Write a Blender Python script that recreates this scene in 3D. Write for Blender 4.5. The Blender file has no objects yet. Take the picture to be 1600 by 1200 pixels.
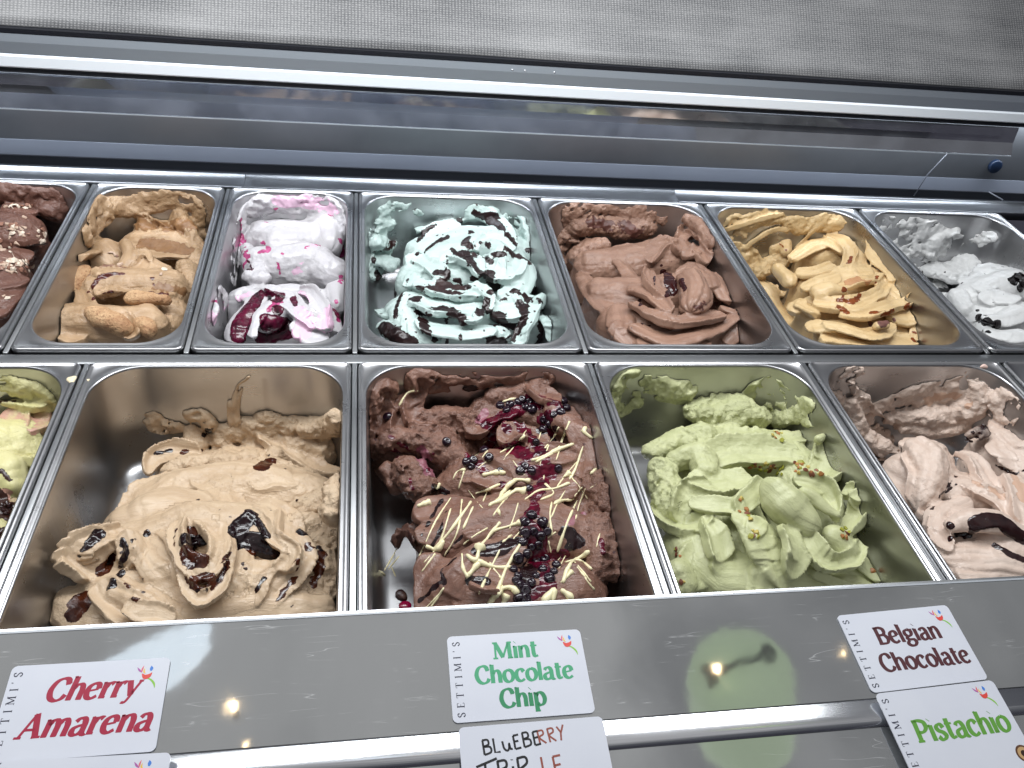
import bpy, bmesh, math, random
import numpy as np
from mathutils import Vector
SC=bpy.context.scene; COL=SC.collection
rad=math.radians
# ------------------------------------------------------------------ camera, world, light (units: metres, numbers below in mm)
MM=0.001
CAM_ROT=(0.8845,-0.1070,-0.1389); CAM_LOC=np.array([10.13,-703.67,537.88]); FPX=1299.96
cam=bpy.data.objects.new('camera',bpy.data.cameras.new('camera')); COL.objects.link(cam)
cam.location=CAM_LOC*MM; cam.rotation_euler=CAM_ROT
cam.data.sensor_width=36; cam.data.lens=36*FPX/1600; cam.data.clip_start=0.01; cam.data.clip_end=50
SC.camera=cam
W=bpy.data.worlds.new('World'); SC.world=W; W.use_nodes=True
wn=W.node_tree.nodes; wl=W.node_tree.links
wtc=wn.new('ShaderNodeTexCoord'); wsp=wn.new('ShaderNodeSeparateXYZ'); wno=wn.new('ShaderNodeTexNoise'); wno.inputs['Scale'].default_value=5.0; wno.inputs['Detail'].default_value=2
wmz=wn.new('ShaderNodeMath'); wmz.operation='MULTIPLY'; wmz.inputs[1].default_value=.75; wl.new(wsp.outputs['Z'],wmz.inputs[0])
wma=wn.new('ShaderNodeMath'); wma.operation='MULTIPLY_ADD'; wma.inputs[1].default_value=.55
wcr=wn.new('ShaderNodeValToRGB'); wcr.color_ramp.elements.new(.5); we=wcr.color_ramp.elements
for e_,(p_,c_) in zip(we,((.30,(.045,.045,.06)),(.74,(.13,.135,.15)),(1.0,(.56,.56,.57)))): e_.position=min(p_,1); e_.color=(*c_,1)
wl.new(wtc.outputs['Generated'],wno.inputs['Vector']); wl.new(wtc.outputs['Generated'],wsp.inputs[0]); wl.new(wno.outputs['Fac'],wma.inputs[0]); wl.new(wmz.outputs[0],wma.inputs[2])
wl.new(wma.outputs[0],wcr.inputs['Fac'])
wl.new(wcr.outputs['Color'],wn['Background'].inputs['Color']); wn['Background'].inputs['Strength'].default_value=1.0
def area(name,loc,rot,sx,sy,power,col):
    l=bpy.data.lights.new(name,'AREA'); l.shape='RECTANGLE'; l.size=sx*MM; l.size_y=sy*MM; l.energy=power; l.color=col
    o=bpy.data.objects.new(name,l); COL.objects.link(o); o.location=np.array(loc)*MM; o.rotation_euler=rot; return o
area('ceiling_panel_light',(10,90,700),(0,0,0),1460,180,13.5,(.95,.98,1))
SC.view_settings.view_transform='Standard'; SC.view_settings.look='None'; SC.view_settings.exposure=0; SC.view_settings.gamma=1

def _rot(a,b,c):
    ca,sa,cb,sb,cc,sc=math.cos(a),math.sin(a),math.cos(b),math.sin(b),math.cos(c),math.sin(c)
    return np.array([[cc,-sc,0],[sc,cc,0],[0,0,1]])@np.array([[cb,0,sb],[0,1,0],[-sb,0,cb]])@np.array([[1,0,0],[0,ca,-sa],[0,sa,ca]])
RM=_rot(*CAM_ROT)
def ray(px,py):
    r=RM@np.array([(px-800)/FPX,-(py-600)/FPX,-1.0]); return r/np.linalg.norm(r)
def at(px,py,z):
    'where the line of sight through a photo pixel meets the level z (mm)'
    r=ray(px,py); return CAM_LOC+r*((z-CAM_LOC[2])/r[2])

# ------------------------------------------------------------------ helpers
def tag(o,label=None,cat=None,group=None,kind=None):
    if label: o['label']=label
    if cat: o['category']=cat
    if group: o['group']=group
    if kind: o['kind']=kind
    return o
def link(name,me,mat=None,parent=None):
    o=bpy.data.objects.new(name,me); COL.objects.link(o)
    if mat: me.materials.append(mat)
    if parent: o.parent=parent
    return o
def empty(name,loc=(0,0,0)):
    o=bpy.data.objects.new(name,None); COL.objects.link(o); o.location=np.array(loc)*MM; o.empty_display_size=.02; return o
def mesh(name,V,F,mat=None,parent=None,smooth=True,origin=None):
    V=np.asarray(V,float); org=np.zeros(3) if origin is None else np.array(origin,float)
    me=bpy.data.meshes.new(name); me.from_pydata(((V-org)*MM).tolist(),[],[tuple(int(i) for i in f) for f in F]); me.update()
    if smooth: me.shade_smooth()
    o=link(name,me,mat,parent); o.location=org*MM
    return o
def box(name,x0,x1,y0,y1,z0,z1,mat,parent=None,bev=0.0):
    bm=bmesh.new(); bmesh.ops.create_cube(bm,size=1)
    for v in bm.verts: v.co=Vector(((x0+x1)/2+v.co.x*(x1-x0),(y0+y1)/2+v.co.y*(y1-y0),(z0+z1)/2+v.co.z*(z1-z0)))*MM
    if bev: bmesh.ops.bevel(bm,geom=bm.edges[:],offset=bev*MM,segments=3,affect='EDGES',profile=.5)
    me=bpy.data.meshes.new(name); bm.to_mesh(me); bm.free()
    if bev: me.shade_smooth()
    return link(name,me,mat,parent)
def extrude_x(name,prof,x0,x1,mat,parent=None,closed=True,smooth=False,nx=1):
    'a profile of (y,z) points swept along x'
    n=len(prof); V=[];F=[]
    for k in range(nx+1):
        x=x0+(x1-x0)*k/nx; V+=[(x,y,z) for y,z in prof]
    for k in range(nx):
        for i in range(n if closed else n-1):
            j=(i+1)%n; F.append((k*n+i,k*n+j,(k+1)*n+j,(k+1)*n+i))
    if closed: F.append(tuple(range(n))[::-1]); F.append(tuple(nx*n+i for i in range(n)))
    o=mesh(name,V,F,mat,parent,smooth=smooth); return o
def tube(pts,rads,seg=8,cap=True):
    pts=np.asarray(pts,float); n=len(pts); V=[];F=[]
    rads=np.broadcast_to(rads,(n,))
    up=np.array([0,0,1.0]); 
    for i in range(n):
        t=pts[min(i+1,n-1)]-pts[max(i-1,0)]; t=t/(np.linalg.norm(t)+1e-9)
        a=np.cross(t,up); 
        if np.linalg.norm(a)<.1: a=np.cross(t,[1,0,0])
        a/=np.linalg.norm(a); b=np.cross(a,t)
        for k in range(seg):
            th=2*math.pi*k/seg; V.append(pts[i]+rads[i]*(math.cos(th)*a+math.sin(th)*b))
    for i in range(n-1):
        for k in range(seg): F.append((i*seg+k,i*seg+(k+1)%seg,(i+1)*seg+(k+1)%seg,(i+1)*seg+k))
    if cap: F.append(tuple(range(seg))[::-1]); F.append(tuple((n-1)*seg+k for k in range(seg)))
    return V,F
def spline(P,step):
    'Catmull-Rom through the rows of P'
    P=np.asarray(P,float)
    if len(P)==1: return P
    Q=np.vstack([2*P[0]-P[1],P,2*P[-1]-P[-2]]); out=[]
    for i in range(1,len(Q)-2):
        L=np.linalg.norm(Q[i+1][:3]-Q[i][:3]); n=max(2,int(L/step))
        t=np.linspace(0,1,n,endpoint=False)[:,None]; a,b,c,d=Q[i-1],Q[i],Q[i+1],Q[i+2]
        out.append(.5*((2*b)+(-a+c)*t+(2*a-5*b+4*c-d)*t**2+(-a+3*b-3*c+d)*t**3))
    out.append(P[-1:]); return np.vstack(out)
# ---- node material helper
class Mt:
    def __init__(s,name):
        s.m=bpy.data.materials.new(name); s.m.use_nodes=True; s.t=s.m.node_tree; s.N=s.t.nodes; s.L=s.t.links; s.b=s.N['Principled BSDF']
        s.out=s.N['Material Output']
    def n(s,t,**k):
        x=s.N.new(t)
        for a,v in k.items():
            if hasattr(x,a) and a not in ('Scale',): setattr(x,a,v)
        return x
    def set(s,**k):
        for a,v in k.items(): s.b.inputs[a.replace('_',' ')].default_value=v
        return s
    def l(s,a,b): s.L.new(a,b)
    def val(s,sock,v):
        if hasattr(v,'is_output') or hasattr(v,'links'): s.L.new(v,sock)
        else: sock.default_value=v
    def math(s,op,a,b=0.0,c=None,clamp=False):
        x=s.N.new('ShaderNodeMath'); x.operation=op; x.use_clamp=clamp; s.val(x.inputs[0],a); s.val(x.inputs[1],b)
        if c is not None: s.val(x.inputs[2],c)
        return x.outputs[0]
    def noise(s,vec,scale,detail=3,rough=.55,dist=0):
        x=s.N.new('ShaderNodeTexNoise'); x.inputs['Scale'].default_value=scale; x.inputs['Detail'].default_value=detail
        x.inputs['Roughness'].default_value=rough; x.inputs['Distortion'].default_value=dist
        if vec is not None: s.l(vec,x.inputs['Vector'])
        return x.outputs['Fac']
    def mapv(s,vec,scale=(1,1,1),rot=(0,0,0),loc=(0,0,0)):
        x=s.N.new('ShaderNodeMapping'); x.inputs['Scale'].default_value=scale; x.inputs['Rotation'].default_value=rot; x.inputs['Location'].default_value=loc
        s.l(vec,x.inputs['Vector']); return x.outputs[0]
    def obj(s): 
        x=s.N.new('ShaderNodeTexCoord'); return x.outputs['Object']
    def pos(s):
        x=s.N.new('ShaderNodeNewGeometry'); return x.outputs['Position']
    def attr(s,name,out='Fac'):
        x=s.N.new('ShaderNodeAttribute'); x.attribute_name=name; return x.outputs[out]
    def ramp(s,fac,pts):
        x=s.N.new('ShaderNodeValToRGB'); e=x.color_ramp.elements
        while len(e)<len(pts): e.new(.5)
        for el,(p,c) in zip(e,pts): el.position=p; el.color=(c[0],c[1],c[2],1) if not isinstance(c,(int,float)) else (c,c,c,1)
        s.l(fac,x.inputs['Fac']); return x.outputs['Color']
    def mix(s,f,a,b,blend='MIX'):
        x=s.N.new('ShaderNodeMix'); x.data_type='RGBA'; x.blend_type=blend; x.clamp_factor=True
        s.val(x.inputs['Factor'],f)
        for sk,v in ((x.inputs['A'],a),(x.inputs['B'],b)):
            if isinstance(v,tuple): v=(v[0],v[1],v[2],1)
            s.val(sk,v)
        return x.outputs['Result']
    def bump(s,h,dist,strength=1,nrm=None):
        x=s.N.new('ShaderNodeBump'); x.inputs['Distance'].default_value=dist; x.inputs['Strength'].default_value=strength
        s.l(h,x.inputs['Height'])
        if nrm is not None: s.l(nrm,x.inputs['Normal'])
        return x.outputs['Normal']
def simple(name,col,rough=.5,metal=0,**k):
    m=Mt(name); m.set(Base_Color=(*col,1),Roughness=rough,Metallic=metal)
    for a,v in k.items(): m.b.inputs[a.replace('_',' ')].default_value=v
    return m.m
def steel(name,col=(.50,.50,.51),r0=.24,r1=.4,scale=(4,160,160),grime=.35,stain=None,dots=0):
    m=Mt(name); P=m.pos(); m.set(Metallic=1.0)
    br=m.noise(m.mapv(P,scale),3.0,4,.6)
    big=m.noise(P,14.0,4,.6)
    r=m.ramp(m.math('MULTIPLY_ADD',big,.8,m.math('MULTIPLY',br,.2)),[(.3,r0),(.75,r1)])
    c=m.mix(m.math('MULTIPLY',m.ramp(big,[(.4,0.),(.7,1.)]),grime),tuple(col),tuple(v*.72 for v in col))
    fine=m.noise(P,900,2,.6)
    if stain is not None:
        sc,amt=stain
        ns=m.noise(m.mapv(P,(22,22,9),rot=(0,.5,.3)),1.0,3,.55,.6)
        az=m.attr('wallh')
        f=m.ramp(m.math('ADD',ns,m.math('MULTIPLY',az,amt)),[(.66,0.),(.76,.3),(.86,.5)])
        m.b.inputs['Metallic'].default_value=1
        c=m.mix(f,c,sc); m.l(m.math('SUBTRACT',1.0,f),m.b.inputs['Metallic'])
        r=m.mix(f,r,(.5,.5,.5))
    m.l(c,m.b.inputs['Base Color']); m.l(r,m.b.inputs['Roughness'])
    return m.m
# ------------------------------------------------------------------ noise volumes
_rng=np.random.RandomState(7)
def lattice(n,cells,seed):
    'smooth periodic value noise sampled on n^3'
    g=np.random.RandomState(seed).rand(cells,cells,cells).astype(np.float32)*2-1
    x=np.arange(n)/n*cells; i=x.astype(int); f=(x-i).astype(np.float32); f=f*f*(3-2*f); j=(i+1)%cells
    a=g[i]*(1-f)[:,None,None]+g[j]*f[:,None,None]
    a=a[:,i]*(1-f)[None,:,None]+a[:,j]*f[None,:,None]
    a=a[:,:,i]*(1-f)+a[:,:,j]*f
    return a
NV=128
N_FINE=lattice(NV,32,1)*.6+lattice(NV,50,2)*.45+lattice(NV,17,3)*.5
N_MID=lattice(NV,11,4)+.5*lattice(NV,23,5)
N_W=[lattice(NV,5,6+k)+.4*lattice(NV,11,16+k) for k in range(3)]
def samp(vol,P,vox,seed):
    'trilinear look-up of a periodic volume at points P (mm)'
    q=P/vox+seed*17.3; i=np.floor(q).astype(int); f=(q-i).astype(np.float32); i%=NV; j=(i+1)%NV
    out=0
    for a in (0,1):
        for b in (0,1):
            for c in (0,1):
                w=(f[:,0] if a else 1-f[:,0])*(f[:,1] if b else 1-f[:,1])*(f[:,2] if c else 1-f[:,2])
                out=out+w*vol[(j if a else i)[:,0],(j if b else i)[:,1],(j if c else i)[:,2]]
    return out
def rrect(x,y,cx,cy,hx,hy,r):
    qx=np.abs(x-cx)-hx+r; qy=np.abs(y-cy)-hy+r
    return np.hypot(np.maximum(qx,0),np.maximum(qy,0))+np.minimum(np.maximum(qx,qy),0)-r
# ------------------------------------------------------------------ pans
DEP=118.0; TAPER=5.0
class Pan:
    def __init__(s,x0,x1,y0,y1,fi=11):       # outer edges; opening inset 6 at sides/back, fi at the front
        s.x0,s.x1,s.y0,s.y1=x0,x1,y0,y1; s.ox0,s.ox1,s.oy0,s.oy1=x0+6.5,x1-6.5,y0+fi,y1-6
        s.cr=46.0 if x1-x0>200 else 42.0
    def inner(s,X,Y,Z):
        'signed distance-like field, negative inside the pan cavity'
        tp=np.clip(-Z/DEP,0,1)*TAPER
        d=rrect(X,Y,(s.ox0+s.ox1)/2,(s.oy0+s.oy1)/2,(s.ox1-s.ox0)/2-2-tp,(s.oy1-s.oy0)/2-2-tp,s.cr-4)
        fl=-Z-DEP
        R=16.0; a=d+R; b=fl+R
        return np.where((a>0)&(b>0),np.hypot(np.maximum(a,0),np.maximum(b,0))-R,np.maximum(d,fl))
    def build(s,label,mat,group='steel gelato pans in the display'):
        rings=[]  # (inset from outer, extra for opening blend 0..1, z, corner radius)
        def ring(x0,x1,y0,y1,r,z):
            pts=[]; n=14
            for cx,cy,a0 in ((x1-r,y1-r,0),(x0+r,y1-r,90),(x0+r,y0+r,180),(x1-r,y0+r,270)):
                for k in range(n+1):
                    a=rad(a0+90*k/n); pts.append((cx+r*math.cos(a),cy+r*math.sin(a),z))
            return pts
        def out(d,z,r): return ring(s.x0+d,s.x1-d,s.y0+d,s.y1-d,max(r-d,1.5),z)
        def op(d,z,r): return ring(s.ox0+d,s.ox1-d,s.oy0+d,s.oy1-d,r,z)
        rings=[out(1.2,-9,9),out(0,-8,9),out(0,-3,9),out(.4,-1.4,9),out(1.3,-.5,9),out(2.4,-.2,9),out(3.4,-.5,9),out(4.4,-1.5,9)]
        rings+=[op(-.6,-1.6,s.cr),op(.3,-1.1,s.cr),op(1.0,-1.3,s.cr),op(1.7,-2.4,s.cr),op(2.0,-4.5,s.cr-1)]
        for k in range(1,9):
            z=-4.5-(DEP-16-4.5)*k/8; rings.append(op(2.0+TAPER*(-z/DEP),z,s.cr-3))
        for k in range(1,7):
            a=rad(90*k/6); rings.append(op(2+TAPER+16*(1-math.cos(a))-0,-(DEP-16)-16*math.sin(a),max(s.cr-3-16*(1-math.cos(a)),8)))
        V=[p for r in rings for p in r]; m=len(rings[0]); F=[]
        for k in range(len(rings)-1):
            for i in range(m): j=(i+1)%m; F.append((k*m+i,k*m+j,(k+1)*m+j,(k+1)*m+i))
        b=(len(rings)-1)*m
        cx,cy=(s.x0+s.x1)/2,(s.y0+s.y1)/2
        # floor: two inner rings so that the sheet shades evenly
        last=rings[-1]
        for sc in (.6,.2):
            V+=[(cx+(x-cx)*sc,cy+(y-cy)*sc,z) for x,y,z in last]
        for k in range(2):
            for i in range(m): j=(i+1)%m; F.append((b+k*m+i,b+k*m+j,b+(k+1)*m+j,b+(k+1)*m+i))
        F.append(tuple(b+2*m+i for i in range(m)))
        o=mesh('gelato_pan',V,F,mat,origin=(cx,cy,-DEP))
        a=o.data.attributes.new('wallh','FLOAT','POINT')
        A=np.array(V); h=np.clip((A[:,2]+DEP)/DEP,0,1); back=np.clip((A[:,1]-s.y1+60)/60,0,1)
        w=np.where(A[:,2]<-6,.25*h+.35*back*h,-1.2).astype(np.float32)
        a.data.foreach_set('value',w)
        return tag(o,label,'pan',group)
# ------------------------------------------------------------------ gelato as a signed distance grid
class Gel:
    def __init__(s,pan,frame,seed,vox=1.38,ztop=14):
        s.pan=pan; s.fr=frame; s.seed=seed; s.v=vox
        s.o=np.array([pan.ox0-3,pan.oy0-3,-DEP-3.0]); s.n=np.ceil((np.array([pan.ox1+3,pan.oy1+3,ztop])-s.o)/vox).astype(int)+1
        s.D=np.full(s.n,60,np.float32); s.S=np.zeros(s.n,np.float32); s.T=np.zeros(s.n,np.float32); s.Rf=np.zeros(s.n,np.float32); s.To=np.zeros(s.n,np.float32)
        s.ax=[s.o[k]+vox*np.arange(s.n[k]) for k in range(3)]
    def px(s,x,y): return s.fr[0]+x*s.fr[2], s.fr[1]+y*s.fr[2]
    def _win(s,lo,hi):
        a=np.maximum(((lo-s.o)/s.v).astype(int),0); b=np.minimum(((hi-s.o)/s.v).astype(int)+2,s.n)
        return tuple(slice(int(a[k]),int(max(b[k],a[k]))) for k in range(3))
    def _noise(s,vol,w,sd=0):
        off=[(s.seed*37+sd*53+k*29) for k in range(3)]
        ix=[(np.arange(w[k].start,w[k].stop)+off[k])%NV for k in range(3)]
        return vol[np.ix_(*ix)]
    def st(s,pts,rough=0,n=0,amp=0,k=3.0,col=False,flat=1.0,warp=5.0,tone=0,op='add',th=0,tw=0.0,shape='r',H=7.0,cv=.35,roll=0.0,wf=.7):
        '''one stroke of the spatula: pts=(x,y,z of the visible surface,radius) along its middle'''
        C=[]
        for x,y,z,r in pts:
            if col: z-=6
            q=at(*s.px(x,y),z)
            if not col:
                mg_=1.0 if op=='film' else min(r*.35,6.0); rv_=ray(*s.px(x,y)); mv_=0
                while mv_<120 and float(s.pan.inner(q[0],q[1],q[2]))>-mg_: 
                    if q[2]-rv_[2]*1.5<-min(r*.7,9.0): q=q-rv_*1.5
                    else:
                        cc_=np.array([(s.pan.x0+s.pan.x1)/2,(s.pan.y0+s.pan.y1)/2,0])-q; cc_[2]=0; q=q+cc_/np.linalg.norm(cc_)*1.5
                    mv_+=1.5
            q=q+ray(*s.px(x,y))*r*(flat if not col else .8); C.append((*q,r))
        C=spline(C,6.0+.18*max(q[3] for q in pts)); 
        if len(C)==1: C=np.vstack([C,C+[.01,0,0,0]])
        R=C[:,3].max(); pad=R+warp+10
        lo=C[:,:3].min(0)-pad; hi=C[:,:3].max(0)+pad
        if col: lo[2]=-DEP-3
        w=s._win(lo,hi); 
        if min(q.stop-q.start for q in w)<=0: return
        X,Y,Z=np.meshgrid(*[s.ax[q][w[q]].astype(np.float32) for q in range(3)],indexing='ij',sparse=True)
        X=X+warp*s._noise(N_W[0],w)+wf*s._noise(N_MID,w,5); Y=Y+warp*s._noise(N_W[1],w)+wf*s._noise(N_MID,w,6); Z=Z+.7*warp*s._noise(N_W[2],w)+wf*s._noise(N_MID,w,7)
        best=np.full(X.shape,1e6,np.float32); S=np.zeros_like(best);T=np.zeros_like(best)
        L=0.0; base=np.array([q.start for q in w]); shp=best.shape
        XF,YF,ZF,BF,SF,TF=X,Y,Z,best,S,T
        C=[tuple(float(v) for v in c) for c in C]
        for i in range(len(C)-1):
            A_=np.array(C[i][:3]);B_=np.array(C[i+1][:3]); rm=max(C[i][3],C[i+1][3])*(1 if shape=='r' else 1.2)+warp*1.3+wf*1.5+4+(rough*1.5)
            l_=np.minimum(A_,B_)-rm; h_=np.maximum(A_,B_)+rm
            if col: l_[2]=-DEP-3
            i0_=np.clip(((l_-s.o)/s.v).astype(int)-base,0,shp); i1_=np.clip(((h_-s.o)/s.v).astype(int)+2-base,0,shp)
            sb=tuple(slice(int(p_),int(q_)) for p_,q_ in zip(i0_,i1_))
            a=C[i];b=C[i+1];ab=(b[0]-a[0],b[1]-a[1],b[2]-a[2]);l2=ab[0]**2+ab[1]**2+ab[2]**2+1e-9
            l=math.sqrt(l2)
            if min(q.stop-q.start for q in sb)<=0: L+=l; continue
            X=XF[sb];Y=YF[sb];Z=ZF[sb];best=BF[sb]
            px_=X-a[0];py_=Y-a[1];pz_=Z-a[2]
            t=np.clip((px_*ab[0]+py_*ab[1]+pz_*ab[2])/l2,0,1)
            dx=px_-t*ab[0];dy=py_-t*ab[1];dz=pz_-t*ab[2]
            if col: dz=np.maximum(dz,0)
            if flat!=1: dz=dz/flat
            rr=a[3]+t*(b[3]-a[3])
            u=np.array(ab)/l; side=np.array([u[1],-u[0],0.0]); sn=np.linalg.norm(side)
            side=[float(q) for q in (side/sn if sn>.05 else np.array([1.,0,0]))]
            lat=dx*side[0]+dy*side[1]
            if shape=='c':
                up=np.cross(side,u); up=up if up[2]>0 else -up; up=[float(q) for q in up]
                v=dx*up[0]+dy*up[1]+dz*up[2]; c_,s_=math.cos(rad(roll)),math.sin(rad(roll))
                la=lat*c_+v*s_; v2=v*c_-lat*s_; al=np.abs(dx*float(u[0])+dy*float(u[1])+dz*float(u[2]))
                Hh=np.minimum(H,rr*.8); lr=la/rr
                top=v2-rr*cv*lr**2
                if n: top=top-amp*(np.abs(np.cos(lr*n))-.5)
                dd=np.maximum(np.maximum(np.abs(la)-rr,top),np.maximum(-v2-Hh+0.45*Hh*np.abs(lr),al-.5*rr+.5*rr*lr**2))*.85
                m=dd<best; ss=la
            else:
                dd=np.sqrt(dx*dx+dy*dy+dz*dz)-rr
                m=dd<best; th_=np.arctan2(lat,dz+1e-6); ss=th_*rr
                if n: dd=dd-amp*np.minimum(1,rr/12.0)*(np.abs(np.cos(th_*n*.5))-.5)*1.6; m=dd<best
            BF[sb]=np.where(m,dd,best); SF[sb]=np.where(m,ss,SF[sb]); TF[sb]=np.where(m,L+t*l,TF[sb])
            L+=l
        X,Y,Z,best,S,T=XF,YF,ZF,BF,SF,TF
        if flat<1: best=best*(.5+.5*flat)
        if rough: best=best+rough*s._noise(N_FINE,w,1)*1.2+rough*.9*s._noise(N_MID,w,2)
        if op=='cut':
            new=np.maximum(s.D[w],-best); s.Rf[w]=np.where(-best>s.D[w],rough,s.Rf[w]); s.D[w]=new; return
        if op=='film':
            dw=-s.pan.inner(X,Y,Z)
            th2=th*(.9+1.2*s._noise(N_MID,w,3)+.7*s._noise(N_FINE,w,4))
            best=np.maximum(dw-th2,best)
        old=s.D[w]; m=best<old
        s.S[w]=np.where(m,S,s.S[w]); s.T[w]=np.where(m,T,s.T[w]); s.Rf[w]=np.where(m,rough,s.Rf[w]); s.To[w]=np.where(m,tone,s.To[w])
        h=np.maximum(k-np.abs(best-old),0)/k
        s.D[w]=np.minimum(best,old)-h*h*k*.25
    def finish(s):
        X,Y,Z=np.meshgrid(*s.ax,indexing='ij',sparse=True)
        s.D=np.maximum(s.D,s.pan.inner(X,Y,Z)+.2)
        s.D[:,:,-2:]=np.maximum(s.D[:,:,-2:],.5)
        s.clip=s.pan.inner(X,Y,Z)+.2
    def hit(s,x,y):
        'surface point seen at frame position x,y'
        p=s.px(x,y); r=ray(*p); a=at(*p,s.ax[2][-1]-1); t=0; prev=None
        while True:
            q=a+r*t; i=(q-s.o)/s.v
            ii=np.floor(i).astype(int)
            if q[2]<-DEP: return q
            if (ii>=0).all() and (ii<s.n-1).all():
                f=i-ii; c=s.D[ii[0]:ii[0]+2,ii[1]:ii[1]+2,ii[2]:ii[2]+2]
                c=c[0]*(1-f[0])+c[1]*f[0]; c=c[0]*(1-f[1])+c[1]*f[1]; d=c[0]*(1-f[2])+c[1]*f[2]
                if d<0: return q
            t+=.7
    def grad(s,q):
        i=np.clip(((q-s.o)/s.v).astype(int),2,s.n-3); D=s.D
        g=np.array([D[i[0]+2,i[1],i[2]]-D[i[0]-2,i[1],i[2]],D[i[0],i[1]+2,i[2]]-D[i[0],i[1]-2,i[2]],D[i[0],i[1],i[2]+2]-D[i[0],i[1],i[2]-2]])
        n=np.linalg.norm(g); return g/n if n>1e-6 else np.array([0,0,1.])
    def mesh(s,name,mat,paint=(),disp=.5,extra=()):
        D=s.D; n=D.shape; neg=D<0
        c=[neg[a:n[0]-1+a,b:n[1]-1+b,e:n[2]-1+e] for a in (0,1) for b in (0,1) for e in (0,1)]
        sm=sum(k.astype(np.uint8) for k in c); act=(sm>0)&(sm<8)
        idx=-np.ones(act.shape,np.int64); I=np.argwhere(act); idx[act]=np.arange(len(I))
        acc=np.zeros((len(I),3)); cnt=np.zeros(len(I))
        i0,i1,i2=I.T
        for ax in range(3):
            o=[k for k in range(3) if k!=ax]
            for b in (0,1):
                for e in (0,1):
                    q=[i0.copy(),i1.copy(),i2.copy()]; q[o[0]]+=b; q[o[1]]+=e
                    r=[k.copy() for k in q]; r[ax]+=1
                    d0=D[tuple(q)];d1=D[tuple(r)]; m=(d0<0)!=(d1<0)
                    t=np.where(m,d0/(d0-d1+1e-12),0)
                    P=np.stack(q,1).astype(float); P[:,ax]+=t
                    acc+=P*m[:,None]; cnt+=m
        V=acc/cnt[:,None]
        F=[]
        for ax in range(3):
            o=[(ax+1)%3,(ax+2)%3]
            sl0=[slice(1,-1)]*3; sl0[ax]=slice(0,-1); sl1=[slice(1,-1)]*3; sl1[ax]=slice(1,None)
            a=neg[tuple(sl0)];b=neg[tuple(sl1)]
            E=np.argwhere(a!=b); 
            off=np.ones(3,int); off[ax]=0; 
            E=E+off
            ng=neg[tuple(E.T)]
            def cell(da,db):
                q=E.copy(); q[:,o[0]]-=da; q[:,o[1]]-=db; q=np.minimum(q,np.array(act.shape)-1); return idx[tuple(q.T)]
            q=np.stack([cell(1,1),cell(0,1),cell(0,0),cell(1,0)],1)
            q[~ng]=q[~ng][:,::-1]; F.append(q)
        F=np.vstack(F); F=F[(F>=0).all(1)]
        VI=V.copy(); VW=s.o+V*s.v
        # drop what lies against the pan
        ri=np.clip(np.round(V).astype(int),0,np.array(n)-1)
        cl=s.clip[tuple(ri.T)]
        on=(cl>-s.v*.35)&(VW[:,2]<-8)
        F=F[~on[F].all(1)]
        used=np.unique(F); mp=-np.ones(len(V),int); mp[used]=np.arange(len(used)); F=mp[F]; VI=VI[used];VW=VW[used];ri=ri[used]
        # normals
        tri=VW[F[:,1]]-VW[F[:,3]]; tr2=VW[F[:,2]]-VW[F[:,0]]; fn=np.cross(tr2,tri)
        N=np.zeros_like(VW)
        for k in range(4):
            for c_ in range(3): N[:,c_]+=np.bincount(F[:,k],fn[:,c_],len(VW))
        N/=np.linalg.norm(N,axis=1)[:,None]+1e-9
        # make sure they point out
        i=np.clip(np.round(VI+N*1.2).astype(int),0,np.array(n)-1); j=np.clip(np.round(VI-N*1.2).astype(int),0,np.array(n)-1)
        if np.mean(D[tuple(i.T)]-D[tuple(j.T)])<0: N=-N; F=F[:,::-1]
        Rf=s.Rf[tuple(ri.T)]; To=s.To[tuple(ri.T)]; S=s.S[tuple(ri.T)]; T=s.T[tuple(ri.T)]
        h=samp(N_MID,VW,1.1,s.seed+3)*.6+samp(N_FINE,VW,.8,s.seed+9)*.5
        lowN=samp(N_W[0],VW,1.4,s.seed+5)
        VW=VW+N*(disp*(.35*lowN+ (.12+.5*Rf/ (1+Rf))*h*1.3))[:,None]
        # striations as relief too
        gs=samp(N_MID,np.stack([S*1.0,T*.05,T*0+s.seed],1),.55,s.seed+11)
        msk=np.clip(samp(N_W[1],VW,1.0,s.seed+31)*2.2+.2,0,1)*np.clip(.55+Rf*.5,.35,1.2)
        rg=samp(N_MID,VW+samp(N_FINE,VW,.9,s.seed+2)[:,None]*1.2,.62,s.seed+33)
        VW=VW+N*(.6*msk*(.32-np.abs(rg)))[:,None]
        gs2=samp(N_MID,np.stack([S*1.0,T*.09,T*0+s.seed],1),1.3,s.seed+15)
        VW=VW+N*((.38*gs+.8*(.35-np.abs(gs2)))*np.clip(1.6-Rf,0.25,1))[:,None]
        M={}
        for ch,pts,opt in paint:
            H=np.array([[*s.hit(x,y),w] for x,y,w in pts]); H=spline(H,3.0)
            if len(H)==1: H=np.vstack([H,H+[.01,0,0,0]])
            lo=H[:,:3].min(0)-18; hi=H[:,:3].max(0)+18; sel=np.where(((VW>lo)&(VW<hi)).all(1))[0]
            if not len(sel): continue
            Q=VW[sel]; best=np.full(len(sel),-99.)
            for a,b in zip(H[:-1],H[1:]):
                ab=b[:3]-a[:3]; t=np.clip(((Q-a[:3])@ab)/(ab@ab+1e-9),0,1); d=np.linalg.norm(Q-a[:3]-t[:,None]*ab,axis=1)
                best=np.maximum(best,a[3]+t*(b[3]-a[3])-d)
            nz=samp(N_MID,Q,.45,s.seed+21)*opt.get('nz',1.0)
            best=best+nz
            m=M.setdefault(ch,np.full(len(VW),-8.0)); m[sel]=np.maximum(m[sel],best)
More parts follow.
